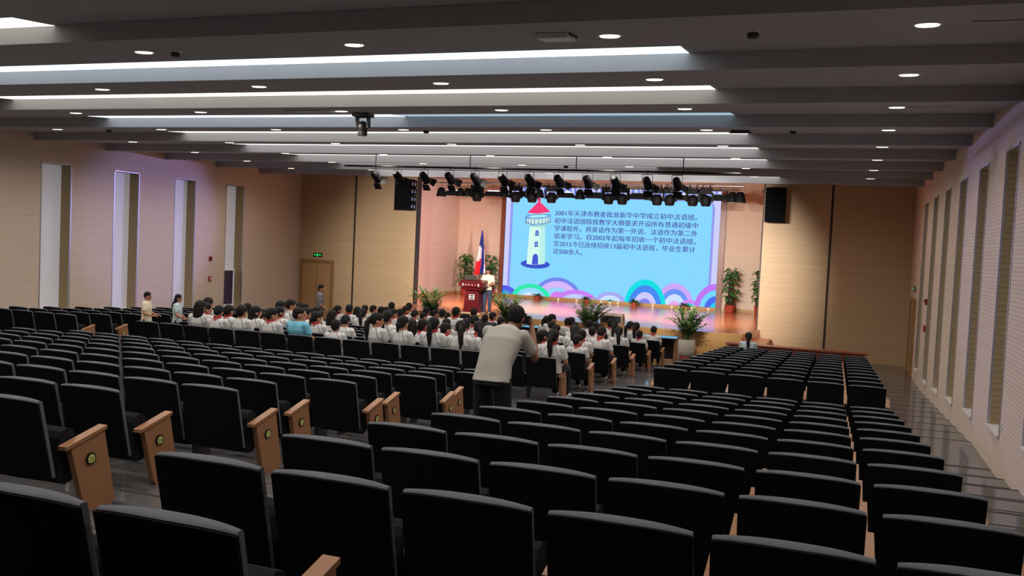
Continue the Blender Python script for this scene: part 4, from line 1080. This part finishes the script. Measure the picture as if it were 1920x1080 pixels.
def line_array(x0, x1, label, side):
    o = empty('hanging_speaker', ((x0+x1)/2, YW-.36, 0)); h = (x1-x0)/2; tag(o, label, 'speaker', 'black speaker columns on the front wall')
    zt, zb = 2.215+DZ, 1.10+DZ
    n_ = 4 if side > 0 else 2
    for i in range(n_):
        a = zt-(zt-zb)*i/n_; b = zt-(zt-zb)*(i+1)/n_+.004
        m = MB(); m.prism_x([(-.20, b), (.24, b+.01), (.24, a-.01), (-.20, a)], -h, h); c = m.build('cabinet', M['grille'], o)
        MB().box(-h+.02, h-.02, -.207, -.20, b+.02, a-.02).build('grille', M['grille'], c)
        m = MB()
        for sx in ((1,) if side > 0 else ()):
            for yy in (-.12, .10): m.ell((sx*h, yy, (a+b)/2), (.012, .06, .08), None, 10, 7)
        if m.v: m.build('side_hardware', M['alu'], c, True)
    MB().box(-h+.1, h-.1, .24, .37, zt-.30, zt-.15).build('wall_bracket', M['grille'], o)
    MB().box(-h+.1, h-.1, .24, .37, zb+.15, zb+.30).build('wall_bracket', M['grille'], o)
line_array(-15.68, -14.99, 'black speaker column on the front wall by the pink stage side', 1); line_array(-2.38, -1.76, 'black speaker column on the front wall above the stage steps', -1)
# fire alarm fittings
def alarm(x, y, z, s, lab, kind):
    o = empty('fire_alarm', (x, y, z)); tag(o, lab, 'alarm')
    MB().box(min(0, s*.05), max(0, s*.05), -.06, .06, -.075, .075).build('box', M['redalarm'], o)
    if kind: MB().ell((s*.05, 0, .02), (.03, .045, .035)).build('sounder', M['black'], o, True)
    else: MB().box(min(s*.05, s*.056), max(s*.05, s*.056), -.035, .035, -.04, .04).build('press_panel', M['white'], o)
for x, y, s, w_ in ((XL, 25.42, 1, 'the far window wall'), (XR, 24.85, -1, 'the near window wall')):
    alarm(x, y, -.95+DZ, s, 'small red alarm sounder, upper of two on '+w_, 1); alarm(x, y, -1.62+DZ, s, 'small red alarm call point, lower of two on '+w_, 0)
o = empty('light_switch', (XR, 13.2, .62+.55)); tag(o, 'small pale socket low on the near window wall', 'socket'); MB().box(-.012, 0, -.045, .045, -.045, .045).build('face', M['white'], o); MB().box(-.015, -.012, -.02, .02, -.03, .03).build('rocker', M['sill'], o)
# doors
def door_unit(name, loc, rz, wd, ht, label):
    o = empty(name, loc, rz); struct(o, label, 'door'); h = wd/2
    MB().box(-h, h, -.03, .0, 0.02, ht).build('door_leaf', M['door'], o)
    m = MB(); m.box(-h-.11, -h, -.07, 0, 0, ht+.11); m.box(h, h+.11, -.07, 0, 0, ht+.11); m.box(-h, h, -.07, 0, ht, ht+.11); m.build('door_frame', M['doorframe'], o)
    m = MB(); m.box(-.006, .006, -.034, -.03, .02, ht); m.build('door_gap', M['seam'], o)
    m = MB(); m.tube([(.07, -.03, 1.0), (.07, -.08, 1.0), (.18, -.08, 1.0)], .011, 8); m.build('door_handle', M['chrome'], o, True)
door_unit('door_1', (-19.21, YW, 0), 0, 1.28, 2.20, 'pale timber double door in the front wall under the exit sign')
door_unit('door_2', (XR, 28.85, 0), -PI/2, 1.3, 2.1, 'pale timber door in the near window wall by the corner')
def exit_sign(loc, rz, label):
    o = empty('exit_sign', loc, rz); tag(o, label, 'exit sign')
    MB().box(-.19, .19, -.035, 0, -.075, .075).build('housing', M['black'], o)
    m = MB(); y = -.0375
    def P(pts): m.add([(a, y, b) for a, b in pts], [tuple(range(len(pts)))])
    P([(-.16, 0), (-.11, .035), (-.11, .012), (-.06, .012), (-.06, -.012), (-.11, -.012), (-.11, -.035)])
    P([(.16, 0), (.11, .035), (.11, .012), (.06, .012), (.06, -.012), (.11, -.012), (.11, -.035)])
    P([(-.012, .062), (.012, .062), (.018, .045), (.0, .034), (-.018, .045)])
    P([(-.035, .03), (.03, .034), (.045, .005), (.03, .0), (.018, .014), (.012, -.012), (.04, -.03), (.022, -.062), (.008, -.055), (.014, -.034), (-.012, -.02), (-.03, -.058), (-.048, -.055), (-.024, -.008), (-.018, .014), (-.036, .006), (-.05, .012)])
    m.build('running_figure', M['green'], o, fix=False)
exit_sign((-19.2, YW-.002, -.75+DZ), 0, 'small green exit sign above the timber door in the front wall')
exit_sign((XR-.002, 28.85, -.74+DZ), -PI/2, 'small green exit sign above the door in the near window wall')
o = empty('framed_poster', (XL-ND+.03, 26.78, -1.98+DZ)); tag(o, 'framed dark poster standing in the last far window niche', 'poster')
MB().box(0, .02, -.30, .30, -.60, .60).build('poster_sheet', noise_mat('poster_print', lin(50, 54, 92), lin(74, 44, 60), 3.0, .4, 0, (1, 1, 3)), o)
m = MB(); m.box(0, .035, -.36, -.30, -.66, .66); m.box(0, .035, .30, .36, -.66, .66); m.box(0, .035, -.30, .30, -.66, -.60); m.box(0, .035, -.30, .30, .60, .66); m.build('poster_frame', M['blind'], o)

# ------------------------------------------------------------------ lamp bars
bar = empty('lamp_bar', (-7.6, 21.8, 1.90+DZ)); tag(bar, 'long dark pipe under the ceiling carrying the twelve stage lamps', 'pipe')
MB().tube([(-5.25, 0, .04), (5.3, 0, .0)], .024, 10).build('pipe', M['lampblack'], bar, True)
for x in (-4.3, -1.55, 1.3, 3.95): MB().tube([(x, 0, .0), (x, 0, ceil_z(21.8)-1.90-DZ+.02)], .012, 8).build('hanger', M['lampblack'], bar)
def fresnel(x, y, z, yaw, pitch, label):
    """theatre lamp hung in a yoke: the body points along its local +y, tipped down by PITCH"""
    o = empty('stage_lamp', (x, y, z), yaw); tag(o, label, 'stage lamp', 'theatre lamps on the front bar')
    m = MB(); m.tube([(0, 0, .045), (.03, 0, -.01), (0, 0, -.06)], .008, 6); m.tube([(-.13, 0, -.28), (-.13, 0, -.07), (.13, 0, -.07), (.13, 0, -.28)], .008, 6); m.build('yoke', M['lampblack'], o, True)
    R = RX(-pitch); c = Vector((0, .02, -.27)); T = lambda p: c+R@Vector(p)
    m = MB()
    secs = ((-.17, .055), (-.15, .085), (-.05, .10), (.08, .105), (.10, .115), (.15, .115))
    v = []; n_ = 18
    for yy, r in secs:
        for i in range(n_): a = 2*PI*i/n_; v.append(T((r*math.cos(a), yy, r*math.sin(a))))
    m.add(v, [(j*n_+i, j*n_+(i+1) % n_, (j+1)*n_+(i+1) % n_, (j+1)*n_+i) for j in range(len(secs)-1) for i in range(n_)]+[tuple(range(n_)), tuple((len(secs)-1)*n_+i for i in range(n_))])
    m.build('lamp_body', M['lampblack'], o, True)
    m = MB()
    for k, (w_, L, op) in enumerate(((.13, .17, 62), (.13, .17, 62), (.11, .15, 35), (.11, .15, 50))):
        A = Matrix.Rotation(PI/2*k+(0 if k < 2 else 0), 3, 'Y'); ca, sa = math.cos(math.radians(op)), math.sin(math.radians(op))
        ang = (0, PI, PI/2, -PI/2)[k]; A = Matrix.Rotation(ang, 3, 'Y')
        pts = [A@Vector((-w_*.8, .15, .115)), A@Vector((w_*.8, .15, .115)), A@Vector((w_, .15+L*sa, .115+L*ca*.9)), A@Vector((-w_, .15+L*sa, .115+L*ca*.9))]
        nn = (pts[1]-pts[0]).cross(pts[3]-pts[0]).normalized()*.004
        m.add([T(p) for p in pts]+[T(p+nn) for p in pts], [(0, 1, 2, 3), (7, 6, 5, 4), (0, 1, 5, 4), (1, 2, 6, 5), (2, 3, 7, 6), (3, 0, 4, 7)])
    m.build('barn_door', M['lampblack'], o)
    return o, T((0, .17, 0))
FX = [-11.9, -11.23, -10.45, -9.72, -9.0, -8.235, -7.515, -6.74, -5.995, -5.294, -4.503, -3.78]
for i, x in enumerate(FX):
    o, tp = fresnel(x, 21.8, 1.90+DZ+.04*(5.3-(x+7.6))/10.5, -.28 if i < 8 else -.12, 38, 'black theatre lamp with barn doors on the long bar, %s from the far wall' % ORD[i+1])
BZ = 2.27+DZ
bar = empty('lamp_bar', (-9.0, 32.0, BZ)); tag(bar, 'pale pipe over the stage carrying floodlights and par cans', 'pipe')
MB().tube([(-5.9, 0, -.02), (5.75, 0, .09)], .022, 10).build('pipe', M['alu'], bar, True)
MB().tube([(-5.9, 0, .16), (5.75, 0, .25)], .022, 10).build('pipe', M['alu'], bar, True)
m = MB()
for i in range(24): x = -5.8+.5*i; m.tube([(x, 0, -.02+.11*(x+5.9)/11.6), (x, 0, .17+.11*(x+5.9)/11.6)], .01, 6)
m.build('lattice', M['alu'], bar)
for x in (-4.5, -1.5, 1.5, 4.5): MB().tube([(x, 0, .2), (x, 0, 6.9-BZ)], .012, 8).build('hanger', M['lampblack'], bar)
def par_can(x, size, drop, label):
    o = empty('par_can', (x, 32.0, BZ+.08*(x+14.9)/11.6), random.uniform(-.3, .3)); tag(o, label, 'stage lamp', 'lamps on the bar over the stage'); s_ = size
    m = MB(); m.tube([(0, 0, .02), (0, 0, -drop+.17*s_)], .009, 6); m.tube([(-.15*s_, 0, -drop), (-.15*s_, 0, -drop+.17*s_), (.15*s_, 0, -drop+.17*s_), (.15*s_, 0, -drop)], .009, 6); m.build('yoke', M['lampblack'], o, True)
    m = MB(); m.lathe([(.06*s_, -drop+.12*s_), (.10*s_, -drop+.08*s_), (.125*s_, -drop-.02*s_), (.15*s_, -drop-.10*s_), (.15*s_, -drop-.16*s_)], 16); m.build('can', M['lampblack'], o, True)
    MB().lathe([(.135*s_, -drop-.17*s_), (.135*s_, -drop-.16*s_)], 16).build('lens', M['lens'], o)
def moving_wash(x, label):
    o = empty('moving_head', (x, 31.9, BZ+.08*(x+14.9)/11.6), random.uniform(-.3, .3), (1.25, 1.25, 1.22)); tag(o, label, 'stage lamp', 'moving lamps on the bar over the stage')
    m = MB(); m.box(-.16, .16, -.14, .14, -.20, -.10); m.tube([(-.1, 0, -.1), (-.1, 0, .02)], .014, 6); m.tube([(.1, 0, -.1), (.1, 0, .02)], .014, 6)
    for i in range(4): m.ell((-.14+.09*i, -.1, -.10), (.035, .05, .035), None, 8, 6)
    m.build('base', M['lampblack'], o, True)
    m = MB(); m.box(-.20, -.155, -.06, .06, -.46, -.19); m.box(.155, .20, -.06, .06, -.46, -.19); m.box(-.2, .2, -.06, .06, -.235, -.195); m.build('yoke', M['lampblack'], o)
    MB().lathe([(.10, -.58), (.125, -.56), (.15, -.46), (.145, -.36), (.10, -.28), (.04, -.26)], 18).build('lamp_head', M['lampblack'], o, True)
    MB().lathe([(.09, -.586), (.09, -.58)], 16).build('lens', M['lens'], o)
def flood(x, label, lit=True):
    o = empty('floodlight', (x, 32.05, BZ+.08*(x+14.9)/11.6-.34), random.uniform(-.15, .15), (1.15, 1.15, 1.1)); tag(o, label, 'stage lamp', 'floodlights on the bar over the stage')
    m = MB(); m.tube([(-.2, 0, .0), (-.2, 0, .18), (.2, 0, .18), (.2, 0, .0)], .009, 6); m.tube([(0, 0, .18), (0, 0, .32)], .009, 6); m.build('yoke', M['lampblack'], o, True)
    m = MB(); m.add([(-.22, -.09, .02), (.22, -.09, .02), (.22, .09, .02), (-.22, .09, .02), (-.32, -.14, -.14), (.32, -.14, -.14), (.32, .14, -.14), (-.32, .14, -.14)],
                    [(0, 1, 2, 3), (4, 7, 6, 5), (0, 4, 5, 1), (1, 5, 6, 2), (2, 6, 7, 3), (3, 7, 4, 0)]); m.build('hood', M['lampblack'], o)
    m = MB(); m.box(-.19, .19, -.095, .095, .02, .05); m.build('led_head', M['ledwhite'] if lit else M['lampblack'], o)
cans = [(-14.58, 1.0), (-13.78, .9), (-13.48, .9), (-11.98, .9), (-9.05, 1.0), (-4.66, .95), (-3.62, 1.0), (-3.36, 1.05), (-6.5, .9), (-10.6, .9)]
for i, (x, s_) in enumerate(cans): par_can(x, s_*1.25, .34, 'black par can on the stage bar, %s of its kind' % ORD[i+1])
mv = [-13.05, -11.45, -10.72, -10.2, -9.92, -8.05, -7.62, -6.25, -5.95, -4.98, -4.72]
mv = [-13.05, -11.5, -10.85, -10.1, -7.95, -7.45, -6.2, -5.75, -4.95, -4.5]
for i, x in enumerate(mv): moving_wash(x, 'black moving head lamp on the stage bar, %s from the lectern side' % ORD[i+1])
fx = [-14.05, -13.42, -12.3, -11.05, -9.65, -9.38, -8.45, -6.85, -5.35, -4.12]
fx = [-14.08, -12.45, -11.18, -9.62, -8.5, -6.92, -5.4, -4.05]
for i, x in enumerate(fx): flood(x, 'flat floodlight with a glowing head on the stage bar, %s from the lectern side' % ORD[i+1], i in (0, 1, 3, 6))

# ------------------------------------------------------------------ light from the theatre lamps and the stage floods
for x, tx, tz in ((-11.9, -16.0, .4), (-10.45, -12.0, .5), (-8.2, -9.0, .8), (-6.0, -6.0, .8), (-4.5, -4.0, .5), (-3.8, -4.2, .4)):
    spot('stage_lamp_beam', (x+.16, 22.45, 1.32+DZ), (tx, 34.5, tz+1.2), FOH_W, 52, .95, (1, .95, .88), .06)
for i, x in enumerate((-14.08, -12.45, -9.62, -5.4)):
    spot('floodlight_beam', (x, 32.1, BZ-.50), (x+.3, 33.2, ZST), STAGE_W, 105, .8, (1, .82, .80), .15)
spot('par_beam', (-10.6, 32.2, BZ-.52), (-17.0, 36.8, ZST+1.6), 1700, 64, .8, (1, .72, .80), .12)
# added violet beams near the bar ends, to lift the dim side walls
spot('added_violet_beam', (-4.5, 31.7, BZ-.45), (XL, 22.9, 3.3), 6500, 20, .6, (.40, .36, 1.0), .12)
spot('added_violet_beam', (-13.0, 31.7, BZ-.45), (XR, 14.5, 3.8), 2800, 20, .35, (.42, .38, 1.0), .12)
